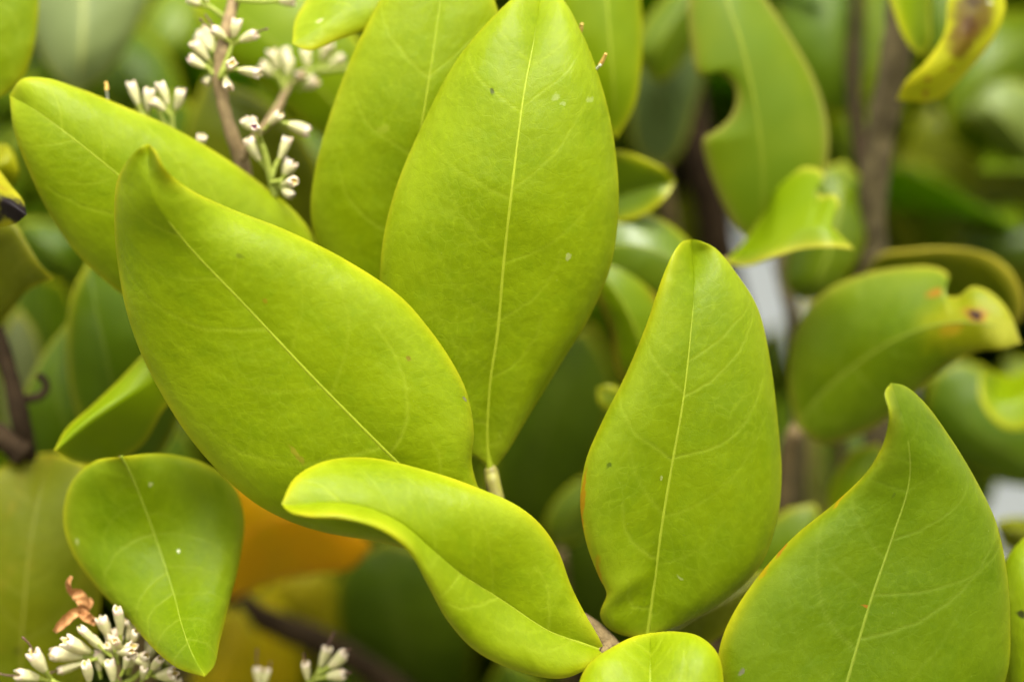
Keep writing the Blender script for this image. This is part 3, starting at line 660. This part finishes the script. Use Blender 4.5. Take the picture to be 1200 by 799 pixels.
# big leaf with notch and orange spot
sh = thing('leafy_shoot', 'large dark-based leaf with notched edge, orange stain and dark spot near tip', 'shoot', (925, 500, -44))
leaf(sh, [(935, 500, -42), (960, 465, -40), (1000, 430, -37), (1045, 400, -33), (1090, 383, -30), (1140, 378, -27), (1180, 388, -26), (1196, 402, -27)],
     [(925, 450), (935, 385), (965, 345), (1010, 324), (1060, 315), (1098, 316), (1110, 324), (1103, 336), (1108, 348), (1124, 349), (1140, 338, -2), (1160, 344, -2), (1180, 364, -1)],
     [(960, 518), (1005, 508), (1045, 485), (1080, 453), (1110, 428), (1145, 410, -1), (1175, 408, 0)],
     'fresh', seed=72, zl=-2, zr=-2, bulge=1.8, roll=.9, wave=.5, rib=(.4, .15, .9), edge=(.36, .30, .03), edge_k=.9,
     col=(.098, .142, .001), col2=(.072, .118, .001),
     spots=[(1140, 380, 80, 45, (.22, .225, .003), .75), (1180, 392, 36, 24, (.30, .30, .03), .7), (1144, 369, 15, 12, (.30, .12, .02), .7), (1144, 369, 8, 7, (.03, .012, .012), 1.0), (1096, 344, 9, 7, (.30, .10, .006), .7), (1115, 385, 18, 10, (.36, .22, .01), .6), ],
     label='large leaf with notch, orange stain and dark spot', nu=140, nv=34, veins=5)
stem('stem', sh, [(935, 500, -42), (925, 520, -44), (918, 580, -50), (920, 930, -70)], 1.2, 2.0, TWIG, knobby=.1, seed=32)
# arched leaf behind
sh = thing('leafy_shoot', 'arching leaf with yellow browned rim curling down behind the notched leaf', 'shoot', (1010, 330, -50))
leaf(sh, [(1010, 325, -56), (1060, 307, -50), (1110, 303, -47), (1152, 311, -45), (1178, 336, -44), (1192, 380, -45)],
     [(1030, 300, 2), (1070, 293, 2), (1115, 291, 2), (1160, 299, 2), (1188, 322, 2), (1200, 360, 1)],
     [(1060, 350, -6), (1110, 360, -8), (1150, 365, -8), (1175, 380, -5)], 'olive', seed=74, bulge=.3, roll=.4, rib=None, col=(.16, .165, .003), edge=(.36, .30, .03), edge_k=1, edge_w=.12, nu=70, nv=18, veins=0)
stem('stem', sh, [(1010, 330, -56), (990, 350, -60), (985, 480, -72), (990, 900, -100)], 1.1, 2.0, TWIG, seed=33)
# mottled yellow leaf top right
sh = thing('leafy_shoot', 'yellow leaf with large brown blotch hanging across the brown branch', 'shoot', (1130, -60, -34))
leaf(sh, [(1150, -70, -34), (1148, -30, -31), (1142, 10, -29), (1128, 50, -28), (1100, 85, -29), (1051, 117, -33)],
     [(1120, -50), (1112, 0), (1108, 40), (1085, 75), (1060, 98)], [(1180, -45), (1176, -5), (1175, 16), (1164, 42), (1135, 80), (1095, 116)],
     'yellow', seed=76, col=(.235, .245, .002), col2=(.20, .215, .002), zl=-1, zr=-2, bulge=1.0, roll=.4, rib=None, nu=100, nv=24, veins=0, edge=(.42, .40, .01),
     spots=[(1140, 20, 36, 28, (.085, .045, .006), .85), (1128, 46, 30, 22, (.095, .05, .006), .85), (1144, -10, 30, 28, (.07, .05, .008), .8), (1136, 30, 14, 9, (.05, .02, .004), .7), (1140, 0, 9, 12, (.04, .02, .004), .7), (1116, 80, 4, 4, BROWN, .9), (1086, 93, 5, 4, BROWN, .8), (1084, 110, 4, 4, BROWN, .8), (1158, 4, 4, 4, (.5, .5, .4), .6)],
     label='yellow leaf with brown blotch')
leaf(sh, [(1052, -60, -40), (1060, -20, -38), (1070, 25, -38), (1080, 66, -40)], [(1040, -30), (1050, 20), (1066, 55)], [(1085, -30), (1088, 20), (1088, 52)], 'fresh', seed=77, zl=1, zr=-3, rib=None, label='narrow green leaf hanging beside the branch', **LO)
leaf(sh, [(1110, -60, -60), (1108, -20, -58), (1106, 30, -56), (1098, 80, -56)], [(1080, -30), (1076, 30)], [(1135, -30), (1130, 30)], 'green', seed=78, **LO)
stem('stem', sh, [(1130, -62, -36), (1110, -100, -40), (1080, -240, -60)], 1.1, 1.8, TWIG, seed=34)
# far right blurred leaves
sh = thing('leafy_shoot', 'very blurred broad leaves, one catching pale shine, right of the brown branch', 'shoot', (1180, 330, -100))
leaf(sh, [(1240, 210, -84), (1200, 165, -78), (1165, 130, -76), (1120, 105, -80)], [(1190, 185), (1150, 150), (1120, 125)], [(1250, 150), (1210, 105), (1160, 92)], 'pale', seed=79, col=(.14, .19, .02), col2=(.14, .18, .02), spec=.6, **LO)
leaf(sh, [(1230, 330, -100), (1170, 270, -94), (1110, 220, -92), (1055, 180, -94)], [(1160, 345), (1080, 315), (1035, 240)], [(1265, 210), (1190, 140), (1095, 125)], 'olive', seed=80, col=(.155, .175, .006), col2=(.14, .16, .005), **LO)
leaf(sh, [(1260, 260, -88), (1220, 280, -86), (1170, 290, -86), (1110, 285, -90)], [(1210, 250), (1160, 262)], [(1210, 310), (1160, 312)], 'green', seed=81, spec=.6, **LO)
leaf(sh, [(1260, 60, -110), (1220, 40, -106), (1180, 30, -104), (1130, 40, -106)], [(1220, 0), (1160, -5)], [(1230, 100), (1170, 95)], 'olive', seed=82, col=(.13, .17, .004), col2=(.12, .16, .004), **LO)
stem('stem', sh, [(1240, 300, -96), (1260, 400, -100), (1270, 900, -130)], 1.4, 2.4, TWIG, seed=35)
sh = thing('leafy_shoot', 'green leaves with a curled loop of rim below the notched leaf', 'shoot', (1240, 560, -60))
leaf(sh, [(1240, 420, -56), (1215, 450, -52), (1190, 470, -50), (1165, 470, -50), (1150, 430, -52)], [(1230, 470, 1), (1205, 500, 2), (1175, 500, 2), (1150, 470, 2)], [(1220, 425, -6), (1195, 440, -7), (1172, 440, -6)], 'fresh', seed=83, rib=None, bulge=.3, **LO)
leaf(sh, [(1250, 570, -70), (1200, 540, -66), (1150, 510, -64), (1090, 440, -66)], [(1180, 565), (1120, 540), (1085, 490)], [(1240, 510), (1190, 460), (1130, 425)], 'green', seed=84, **LO)
leaf(sh, [(1120, 600, -80), (1130, 570, -78), (1145, 540, -76), (1170, 500, -78)], [(1105, 570), (1120, 530)], [(1150, 600), (1168, 560), (1175, 525)], 'green', seed=85, **LO)
leaf(sh, [(1260, 650, -60), (1220, 632, -56), (1190, 622, -54), (1165, 612, -55)], [(1220, 612), (1185, 608)], [(1220, 655), (1180, 640)], 'olive', seed=86, **LO)
stem('stem', sh, [(1250, 560, -66), (1265, 640, -70), (1275, 900, -90)], 1.2, 2.2, TWIG, seed=36)
sh = thing('leafy_shoot', 'blurred green leaves filling the gap behind right leaf and rust-marked leaf', 'shoot', (930, 720, -60))
leaf(sh, [(880, 740, -52), (910, 690, -48), (935, 640, -46), (955, 590, -47)], [(865, 700), (880, 640), (920, 600)], [(920, 730), (960, 670), (965, 620)], 'mid', seed=87, **LO)
leaf(sh, [(1010, 640, -50), (1005, 600, -48), (1008, 560, -47), (1030, 520, -48)], [(975, 620), (975, 570), (1000, 530)], [(1050, 610), (1050, 560)], 'fresh', seed=88, **LO)
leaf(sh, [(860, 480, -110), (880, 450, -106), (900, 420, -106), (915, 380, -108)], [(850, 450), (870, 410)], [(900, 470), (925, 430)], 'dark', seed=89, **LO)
stem('stem', sh, [(900, 740, -54), (930, 800, -60), (950, 960, -80)], 1.2, 2.0, TWIG, seed=37)

# more shoots further in, all out of focus
sh = thing('leafy_shoot', 'soft green background leaves around the blotched yellow leaf', 'shoot', (1220, 60, -120))
for k, (b, t, w, pg) in enumerate([((1250, 20), (1110, 150), 48, 'mid'), ((1230, 180), (1090, 60), 44, 'fresh'), ((1130, 330), (1070, 190), 40, 'mid'), ((1260, 110), (1150, 20), 46, 'mid'), ((1080, 260), (1065, 130), 34, 'green'), ((1230, 300), (1120, 330), 40, 'mid')]):
    quick_leaf(sh, (*b, -84 - 6 * k), (*t, -78 - 5 * k), w, pg, 200 + k, bend=.08 * (-1) ** k)
stem('stem', sh, [(1240, 20, -88), (1252, 120, -100), (1262, 330, -120)], 1.4, 2.0, TWIG, seed=50)
sh = thing('leafy_shoot', 'soft green background leaves behind the brown branch and curled chewed leaf', 'shoot', (970, 230, -110))
for k, (b, t, w, pg) in enumerate([((985, 250), (990, 110), 42, 'mid'), ((900, 60), (1010, 30), 44, 'green'), ((1060, 330), (1000, 210), 38, 'green'), ((850, 20), (780, 120), 36, 'green'), ((760, 330), (830, 210), 34, 'olive'), ((960, 420), (1010, 540), 40, 'green')]):
    quick_leaf(sh, (*b, -96 - 5 * k), (*t, -90 - 4 * k), w, pg, 210 + k, bend=.08 * (-1) ** k)
stem('stem', sh, [(985, 255, -98), (975, 330, -104), (980, 520, -118)], 1.4, 2.0, TWIG, seed=51)
sh = thing('leafy_shoot', 'soft dark background leaves behind the row of small cream buds', 'shoot', (150, 60, -100))
for k, (b, t, w, pg) in enumerate([((120, 30), (215, 130), 44, 'green'), ((230, -20), (165, 90), 44, 'mid'), ((230, 60), (130, 150), 36, 'green'), ((400, 120), (330, 230), 38, 'green'), ((240, 190), (330, 90), 42, 'mid')]):
    quick_leaf(sh, (*b, -80 - 6 * k), (*t, -76 - 5 * k), w, pg, 220 + k, bend=.1 * (-1) ** k)
stem('stem', sh, [(230, -20, -86), (240, -80, -90), (250, -200, -100)], 1.2, 1.6, TWIG, seed=52)
sh = thing('leafy_shoot', 'soft green background leaves between burnt-tipped leaf and hooked branch', 'shoot', (30, 330, -90))
for k, (b, t, w, pg) in enumerate([((95, 360), (20, 260), 40, 'green'), ((-30, 430), (40, 330), 38, 'mid'), ((90, 250), (15, 160), 40, 'mid'), ((190, 640), (215, 500), 44, 'green'), ((260, 560), (190, 480), 36, 'green'), ((-20, 150), (45, 100), 30, 'green')]):
    quick_leaf(sh, (*b, -72 - 5 * k), (*t, -68 - 4 * k), w, pg, 230 + k, bend=.1 * (-1) ** k)
stem('stem', sh, [(95, 360, -74), (110, 420, -84), (130, 620, -100)], 1.2, 1.8, TWIG, seed=53)
sh = thing('leafy_shoot', 'soft green background leaves below the notched leaf beside the pale gap', 'shoot', (1130, 640, -110))
for k, (b, t, w, pg) in enumerate([((1090, 560), (1160, 440), 42, 'mid'), ((1250, 520), (1180, 420), 40, 'mid'), ((1060, 520), (980, 560), 36, 'green'), ((880, 620), (960, 540), 34, 'olive'), ((1140, 700), (1170, 640), 26, 'olive')]):
    quick_leaf(sh, (*b, -84 - 4 * k), (*t, -80 - 4 * k), w, pg, 240 + k, bend=.08 * (-1) ** k)
stem('stem', sh, [(1090, 565, -86), (1100, 620, -94), (1110, 760, -110)], 1.2, 1.8, TWIG, seed=54)
sh = thing('leafy_shoot', 'dim green background leaves in the hollow under the centre leaf stalk', 'shoot', (640, 800, -110))
for k, (b, t, w, pg) in enumerate([((560, 800), (470, 690), 46, 'dark'), ((420, 830), (380, 700), 44, 'olive'), ((700, 520), (640, 420), 36, 'green'), ((640, 730), (610, 620), 36, 'dark'), ((560, 860), (620, 760), 40, 'green')]):
    quick_leaf(sh, (*b, -92 - 5 * k), (*t, -88 - 4 * k), w, pg, 250 + k, bend=.08 * (-1) ** k)
stem('stem', sh, [(640, 740, -108), (645, 800, -112), (660, 940, -120)], 1.2, 1.8, TWIG, seed=55)

# ================================================================== senescent leaves, lower left
sh = thing('leafy_shoot', 'blurred orange withering leaf glowing under the largest leaf', 'shoot', (250, 720, -60))
leaf(sh, [(235, 700, -62), (270, 640, -56), (320, 610, -52), (375, 610, -50), (435, 640, -52)], [(225, 620), (250, 560), (310, 560), (380, 580)], [(270, 700), (320, 680), (370, 670), (410, 665)], 'orange', seed=90, zl=-4, zr=-2, **LO)
stem('stem', sh, [(235, 700, -62), (220, 740, -70), (210, 920, -90)], 1.1, 1.8, TWIG, seed=38)
sh = thing('leafy_shoot', 'blurred golden leaves beneath the orange leaf and dark branch', 'shoot', (280, 880, -80))
leaf(sh, [(300, 860, -84), (290, 810, -80), (285, 760, -78), (295, 690, -78)], [(250, 840), (240, 770), (260, 715)], [(345, 830), (350, 760), (325, 705)], 'gold', seed=91, **LO)
leaf(sh, [(360, 790, -90), (350, 740, -86), (345, 690, -84), (350, 640, -86)], [(320, 760), (310, 690)], [(400, 760), (395, 690)], 'gold', seed=92, col=(.22, .20, .008), **LO)
leaf(sh, [(230, 850, -66), (255, 800, -64), (270, 760, -64), (280, 710, -66)], [(225, 800), (245, 740)], [(285, 820), (300, 750)], 'gold', seed=93, **LO)
stem('stem', sh, [(300, 860, -84), (305, 920, -88)], 1.2, 1.6, TWIG, seed=39)
sh = thing('leafy_shoot', 'deep green blurred leaves under the twisted leaf', 'shoot', (470, 880, -80))
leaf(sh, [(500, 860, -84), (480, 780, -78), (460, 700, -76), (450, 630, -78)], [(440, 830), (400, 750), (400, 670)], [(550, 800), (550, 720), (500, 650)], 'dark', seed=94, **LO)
leaf(sh, [(400, 850, -90), (420, 780, -88), (425, 720, -88), (420, 650, -90)], [(370, 800), (370, 710)], [(450, 800), (465, 710)], 'green', seed=95, **LO)
leaf(sh, [(600, 900, -70), (610, 850, -66), (605, 800, -64), (590, 770, -64)], [(570, 860), (575, 800)], [(640, 860), (635, 800)], 'green', seed=96, **LO)
stem('stem', sh, [(490, 870, -84), (500, 940, -90)], 1.2, 1.6, TWIG, seed=40)

# ================================================================== branches
br = thing('branch', 'grey-brown blurred branch rising past the blotched yellow leaf', 'branch', (1010, 930, -62))
stem('wood', br, [(1030, 640, -66), (1026, 430, -62), (1022, 300, -58), (1022, 230, -55), (1035, 140, -52), (1050, 60, -50), (1056, -20, -50), (1060, -200, -54)], 3.0, 2.2, BARK, knobby=.12, seed=41, ns=18)
stem('side_twig', br, [(1024, 250, -56), (1010, 180, -60), (1000, 100, -66), (1004, 0, -70), (1010, -160, -76)], 1.5, 1.0, BARK_D, knobby=.15, seed=42)
br = thing('branch', 'dark brown blurred stem in the shade behind the bitten leaf', 'branch', (850, 480, -80))
stem('wood', br, [(900, 640, -96), (870, 420, -88), (838, 270, -80), (818, 180, -76), (808, 90, -76), (812, -160, -82)], 3.4, 2.6, BARK_D, knobby=.12, seed=43, ns=16)
br = thing('branch', 'thin brown upright stems side by side behind the right leaf', 'branch', (935, 620, -62))
stem('wood', br, [(930, 930, -80), (934, 600, -66), (936, 480, -62), (930, 380, -62), (915, 300, -66), (905, 160, -74)], 1.6, 1.2, BARK, knobby=.12, seed=44)
stem('side_twig', br, [(958, 930, -90), (958, 600, -80), (950, 480, -78), (948, 360, -80), (946, 200, -86)], 1.5, 1.1, STALK, knobby=.12, seed=45)
br = thing('branch', 'dark thin branch with a small hooked spur beside dull leaves', 'branch', (30, 560, -46))
stem('wood', br, [(50, 800, -70), (46, 640, -54), (38, 560, -38), (26, 500, -31), (12, 440, -30), (-4, 390, -32), (-20, 320, -36), (-40, 200, -50)], 1.7, 1.2, BARK_D, knobby=.12, seed=46)
stem('side_twig', br, [(30, 535, -32), (10, 518, -31), (-10, 505, -32), (-60, 480, -40)], 2.0, 1.6, BARK_D, knobby=.12, seed=47)
stem('hooked_spur', br, [(22, 470, -31), (34, 467, -30), (47, 464, -29), (54, 455, -29), (51, 444, -29), (43, 440, -29)], .75, .55, BARK_D, seed=48)
br = thing('branch', 'dark blurred branch slanting below the orange leaf', 'branch', (420, 790, -70))
stem('wood', br, [(560, 900, -86), (440, 790, -74), (370, 750, -70), (310, 725, -68), (260, 690, -68), (180, 620, -76), (60, 540, -96)], 2.6, 1.9, BARK_D, knobby=.15, seed=49)

# ================================================================== flowers
def lathe(prof, ns=14):
    V = []; F = []
    for (r, h) in prof:
        for j in range(ns):
            a = 2 * math.pi * j / ns; V.append((r * math.cos(a), r * math.sin(a), h))
    for i in range(len(prof) - 1):
        for j in range(ns):
            k = (j + 1) % ns
            F.append((i * ns + j, i * ns + k, (i + 1) * ns + k, (i + 1) * ns + j))
    return np.array(V), F

def bud(parent, p0, p1, w=.8, throat=None, style=None, seed=0, name='flower_bud'):
    """spent flower: stalk-like base widening into a small ribbed cup. p0 foot, p1 mouth (px,py,z), w half-width in mm"""
    rs = np.random.RandomState(seed)
    a, b = W(p0), W(p1); ax = b - a; ln = np.linalg.norm(ax); ax /= ln
    ww = w * 1e-3 * rs.uniform(.76, 1.06); r0 = .27e-3
    prof = [(r0, -ln * .05), (r0 * 1.05, ln * .18), (ww * .50, ln * .36), (ww * .80, ln * .54), (ww * 1.0, ln * .72), (ww * 1.0, ln * .86), (ww * .96, ln * .95), (ww * .80, ln), (ww * .56, ln * .99), (ww * .46, ln * .94), (ww * .36, ln * .88), (ww * .04, ln * .86)]
    ns = 14; V, F = lathe(prof, ns)
    # four small teeth round the mouth, uneven cup
    ang = np.arctan2(V[:, 1], V[:, 0]); up = np.clip((V[:, 2] / ln - .86) / .14, 0, 1)
    V[:, 2] += up * ww * (.42 * np.cos(4 * ang + rs.rand() * 6) + .16 * np.cos(ang + rs.rand() * 6))
    rr = 1 + (.08 + .16 * up) * np.cos(4 * ang + 1) + .08 * np.cos(2 * ang + rs.rand() * 6)
    V[:, 0] *= rr; V[:, 1] *= rr
    t = np.clip(V[:, 2] / ln, 0, 1); bend = rs.uniform(-.06, .06, 2) * ln
    V[:, 0] += bend[0] * np.sin(np.pi * t); V[:, 1] += bend[1] * np.sin(np.pi * t)
    q = Vector(ax.tolist()).to_track_quat('Z', 'Y').to_matrix(); Q = np.array(q)
    ring = lambda i: range(i * ns, (i + 1) * ns)
    idx = []
    for f in F:
        i = min(f) // ns
        idx.append(0 if i < 2 else 1 if i < 5 else 2 if i < 8 else 3)
    o = link(name, V @ Q.T + a, F, None, parent, mats=[GREENPED, BUD, BUD_TIP, throat or THROAT], mat_idx=idx)
    if style:
        s0 = b - ax * ln * .15; s1 = b + ax * style * 1e-3 + rs.uniform(-.25, .25, 3) * style * 1e-3
        mid = (s0 + s1) / 2 + rs.uniform(-.1, .1, 3) * style * 1e-3
        V2, F2 = tube_mesh(spline([s0, mid, s1], 10), np.r_[np.full(8, .13e-3), .2e-3, .12e-3], 6)
        link('style', V2, F2, STYLE, o)
    return o

def cluster(label, base, stalks, buds, group=None, sd=0):
    c = thing('flower_cluster', label, 'flower cluster', base)
    for i, (pts, r0, r1, m) in enumerate(stalks):
        stem('stalk', c, pts, r0, r1, m, knobby=.18 if m is PED else .08, seed=60 + sd + i, ns=10)
    for i, b in enumerate(buds):
        bud(c, b[0], b[1], b[2] if len(b) > 2 else .8, *(b[3:] if len(b) > 3 else ()), seed=100 + sd + i)
    return c

Z = -15
c = cluster('main upright flower stalk with knobbly cream buds above the leaf pointing left', (290, 230, -20),
  [([(292, 235, -22), (283, 190, -20), (270, 152, -18), (260, 112, -17), (259, 70, -16), (268, 25, -16), (278, -20, -17), (285, -120, -20)], 1.25, .9, PED),
   ([(258, 90, Z), (266, 70, Z), (272, 52, Z)], .45, .35, GREENPED), ([(258, 92, Z), (266, 82, Z + 1), (272, 82, Z + 2)], .5, .4, GREENPED),
   ([(258, 92, Z - 1), (248, 85, Z - 1), (240, 76, Z - 1)], .45, .35, GREENPED),
   ([(262, 20, Z - 2), (245, 8, Z - 2), (232, 5, Z - 3)], .4, .3, GREENPED), ([(276, 0, Z), (310, 2, Z - 2), (330, 0, Z - 3)], .4, .3, GREENPED)],
  [((272, 53, Z), (278, 24, Z + 1), .95), ((271, 52, Z), (248, 34, Z + 1.5), .9, THROAT_P, 2.2), ((272, 53, Z), (301, 40, Z + 1.5), .85, None, 2.6),
   ((265, 84, Z), (272, 74, Z + 4), .95), ((268, 82, Z), (304, 87, Z + 2), .95, THROAT), ((264, 84, Z), (268, 104, Z + 3), .95),
   ((252, 82, Z - 2), (226, 50, Z - 1), .95), ((250, 83, Z - 1), (222, 68, Z), .95, THROAT_P), ((252, 86, Z - 2), (240, 98, Z - 2), .8), ((258, 70, Z - 6), (232, 40, Z - 8), .9), ((256, 66, Z - 6), (240, 32, Z - 9), .8),
   ((242, 8, Z - 2), (222, -2, Z - 3), .9), ((245, 6, Z - 2), (238, -6, Z - 2), .8), ((318, 2, Z - 2), (345, 0, Z - 2), .9)], sd=0)
# brown threads on the main stalk
for k, pts in enumerate(([(253, 34, Z), (246, 25, Z), (240, 17, Z)],)):
    stem('style', c, pts, .16, .12, STYLE, seed=3)
c = cluster('side flower stalk with open cup showing purple throat and green stems', (286, 180, -18),
  [([(284, 186, -18), (296, 163, -17), (312, 147, -17), (325, 140, -16)], .8, .55, PED), ([(322, 230, -16), (316, 205, -15), (310, 180, -14), (302, 158, -13)], .6, .5, GREENPED),
   ([(318, 208, -15), (324, 192, -15), (330, 182, -15)], .45, .35, GREENPED), ([(318, 214, -15), (330, 212, -14)], .4, .35, GREENPED)],
  [((306, 166, -13), (298, 148, -9), .95, THROAT_P), ((300, 156, -14), (286, 140, -14), .8), ((302, 158, -14), (296, 140, -15), .7), ((310, 152, -16), (328, 134, -15), .85),
   ((324, 143, -16), (362, 155, -16), .95), ((313, 200, -15), (291, 163, -14), .85), ((322, 198, -15), (337, 162, -15), .95), ((330, 212, -16), (341, 190, -16), .95),
   ((324, 216, -15), (345, 212, -11), .95), ((326, 218, -17), (342, 230, -17), .8)], sd=30)
c = cluster('out-of-focus flower stalk with pale buds beside the glossy leaf tip', (330, 125, -32),
  [([(308, 152, -22), (325, 128, -28), (335, 108, -31), (345, 98, -32)], .75, .5, PED), ([(335, 108, -31), (328, 92, -31), (322, 85, -31)], .45, .35, GREENPED),
   ([(342, 100, -32), (338, 88, -32)], .4, .35, GREENPED), ([(345, 98, -32), (366, 85, -33), (376, 78, -34)], .45, .35, GREENPED), ([(372, 84, -34), (390, 82, -34), (412, 80, -35)], .5, .5, GREENPED)],
  [((326, 92, -31), (306, 78, -31), .9), ((328, 92, -31), (318, 60, -31), .9), ((335, 98, -31), (338, 68, -32), .9), ((340, 95, -32), (334, 58, -35), .8), ((342, 102, -31), (354, 86, -28), .95, THROAT),
   ((350, 106, -31), (370, 94, -30), .95), ((362, 88, -33), (358, 58, -34), .85), ((374, 80, -34), (386, 52, -34), .95), ((378, 82, -34), (402, 68, -35), .9)], sd=50)
c = cluster('row of small cream buds peeping over the top margin of the leaf pointing left', (196, 170, -20),
  [([(204, 172, -20), (202, 150, -19), (201, 134, -19)], .5, .4, GREENPED), ([(202, 158, -19), (190, 140, -19), (186, 130, -19)], .4, .35, GREENPED), ([(200, 168, -20), (176, 145, -19), (166, 132, -19)], .45, .35, GREENPED), ([(240, 185, -19), (236, 170, -19)], .5, .4, GREENPED)],
  [((167, 136, -19), (153, 97, -19), .95), ((174, 142, -19), (175, 105, -18), .9), ((200, 136, -19), (187, 98, -19), .95), ((200, 136, -18), (178, 118, -17), .85), ((201, 138, -19), (212, 106, -18), .95, None), ((236, 178, -19), (237, 160, -18), .8)], sd=70)
zc = -9
bl = [((140, 760), (137, 712)), ((132, 760), (118, 724)), ((145, 762), (160, 723)), ((125, 765), (94, 735)), ((118, 772), (60, 766)), ((120, 768), (76, 750)), ((130, 768), (106, 746)), ((128, 785), (114, 764)),
      ((138, 770), (156, 756)), ((165, 785), (182, 752)), ((172, 790), (205, 787)), ((165, 800), (170, 780)), ((112, 772), (70, 786)), ((60, 795), (38, 764)), ((58, 798), (20, 790)), ((104, 808), (100, 776)), ((132, 810), (128, 774)), ((196, 812), (208, 794)), ((142, 790), (150, 768)), ((138, 776), (130, 742))]
rsb = np.random.RandomState(77)
for k in range(20):
    an = rsb.uniform(-math.pi, .15); rr = rsb.uniform(14, 56); cx, cy = rsb.choice([118, 138, 150, 172]), rsb.choice([762, 775, 788])
    ex, ey = cx + math.cos(an) * rr, cy + math.sin(an) * rr * .75
    bl.append(((ex - math.cos(an) * 24, ey - math.sin(an) * 24), (ex, ey)))
stl = {2: 1.6, 9: 2.0, 13: 3.6, 14: 3.4, 12: 2.2}
c = cluster('dense cluster of cream flower buds with brown threads under the drooping leaf', (135, 860, -12),
  [([(140, 880, -14), (138, 830, -12), (138, 790, -11), (138, 765, -10)], 1.0, .5, PED), ([(138, 805, -11), (155, 795, -11), (166, 786, -10)], .5, .4, GREENPED), ([(138, 800, -11), (124, 780, -10), (115, 770, -10)], .5, .4, GREENPED),
   ([(138, 840, -12), (95, 815, -11), (60, 797, -10)], .6, .4, GREENPED), ([(138, 835, -12), (170, 822, -12), (198, 812, -11)], .6, .4, GREENPED), ([(104, 820, -11), (104, 806, -10)], .4, .35, GREENPED), ([(136, 825, -10), (132, 808, -9)], .4, .35, GREENPED)],
  [((*a, zc - (i % 3)), (*b, zc + 2.5 - (i * 7 % 5)), .98 if i < 20 and i % 3 else .80, THROAT_P if i in (12, 6, 24, 31) else None, stl.get(i)) for i, (a, b) in enumerate(bl)], sd=90)
c = cluster('small flower spray with thin reddish threads under the dark branch', (365, 860, -16),
  [([(350, 880, -20), (358, 820, -18), (368, 795, -17), (376, 786, -16)], .7, .4, GREENPED), ([(352, 850, -20), (318, 820, -21), (306, 808, -22)], .5, .4, GREENPED)],
  [((362, 806, -17), (358, 776, -16), .85, None, 1.4), ((370, 792, -17), (384, 758, -17), .85, None, 2.4), ((374, 788, -16), (405, 764, -16), .9, None, .8), ((372, 795, -16), (404, 790, -16), .85, None, .9),
   ((306, 812, -22), (302, 782, -22), .8, None, 3.0), ((308, 812, -22), (314, 784, -23), .7, None, 1.6)], sd=120)
# withered corolla
wp = thing('withered_petal', 'curled orange-brown withered blossom caught beside the drooping leaf', 'withered blossom', (95, 725, -12))
def petal(pts, w, seed):
    rs = np.random.RandomState(seed); n = 14; C = W(spline(pts, n)); t = np.linspace(0, 1, n)
    tan = np.gradient(C, axis=0); tan /= np.linalg.norm(tan, axis=1)[:, None]
    side = np.cross(tan, np.array([.2, -1, .3])); side /= np.linalg.norm(side, axis=1)[:, None]; nn = np.cross(side, tan)
    wd = w * 1e-3 * (np.sin(np.pi * (.12 + .8 * t)) ** .6) * (1 + .15 * rs.uniform(-1, 1, n)); V = []
    m = 7; g = np.linspace(-1, 1, m)
    for s in (1, -1):
        for i in range(n):
            for k in g:
                V.append(C[i] + side[i] * k * wd[i] + nn[i] * (k * k * wd[i] * .8 + s * 1.1e-4 + .25e-3 * math.sin(i * 1.7 + k * 2 + seed)))
    I = np.arange(n * m).reshape(n, m); q = np.stack([I[:-1, :-1], I[:-1, 1:], I[1:, 1:], I[1:, :-1]], -1).reshape(-1, 4)
    rim = [(int(I[i, j]), int(I[i + 1, j]), int(I[i + 1, j] + n * m), int(I[i, j] + n * m)) for j in (0, m - 1) for i in range(n - 1)]
    rim += [(int(I[i, j]), int(I[i, j + 1]), int(I[i, j + 1] + n * m), int(I[i, j] + n * m)) for i in (0, n - 1) for j in range(m - 1)]
    link('petal', V, q.tolist() + (q[:, ::-1] + n * m).tolist() + rim, WITHER, wp)
petal([(98, 716, -11), (96, 704, -10), (90, 696, -10), (84, 700, -10)], 1.0, 1)
petal([(100, 716, -11), (88, 718, -10), (76, 728, -10), (64, 740, -10)], .8, 2)
petal([(96, 714, -11), (104, 706, -11), (108, 702, -11)], .9, 3)
petal([(92, 700, -11), (82, 692, -11), (80, 682, -10), (84, 675, -10)], .45, 4)
petal([(92, 716, -11), (100, 722, -10), (112, 730, -11)], .7, 5)

# small pistils poking out behind leaf margins
def pistil(label, pts, tip_pts):
    t = thing('pistil', label, 'pistil', pts[0])
    stem('style', t, pts, .22, .20, PISTIL, seed=1, ns=8)
    stem('stigma', t, tip_pts, .34, .26, STYLE_O, seed=2, ns=8)
pistil('tiny white thread with orange tip beside the margin of the centre leaf', [(676, 104, -12), (691, 89, -7), (698, 82, -5), (704, 76, -4)], [(703, 77, -6), (707, 70, -5.5), (710, 63, -5)])
pistil('tiny orange-tipped thread close to the tip of the centre leaf', [(664, 60, -12), (674, 46, -10), (679, 40, -9)], [(679, 40, -9), (681, 34, -8.5), (682, 28, -8)])
pistil('single orange thread standing on the upper margin of the leaf pointing left', [(126, 135, -14), (126, 118, -13), (125, 106, -12)], [(125, 106, -12), (125, 101, -12), (124, 96, -12)])

for o in bpy.data.objects:
    if '_org' in o: del o['_org']
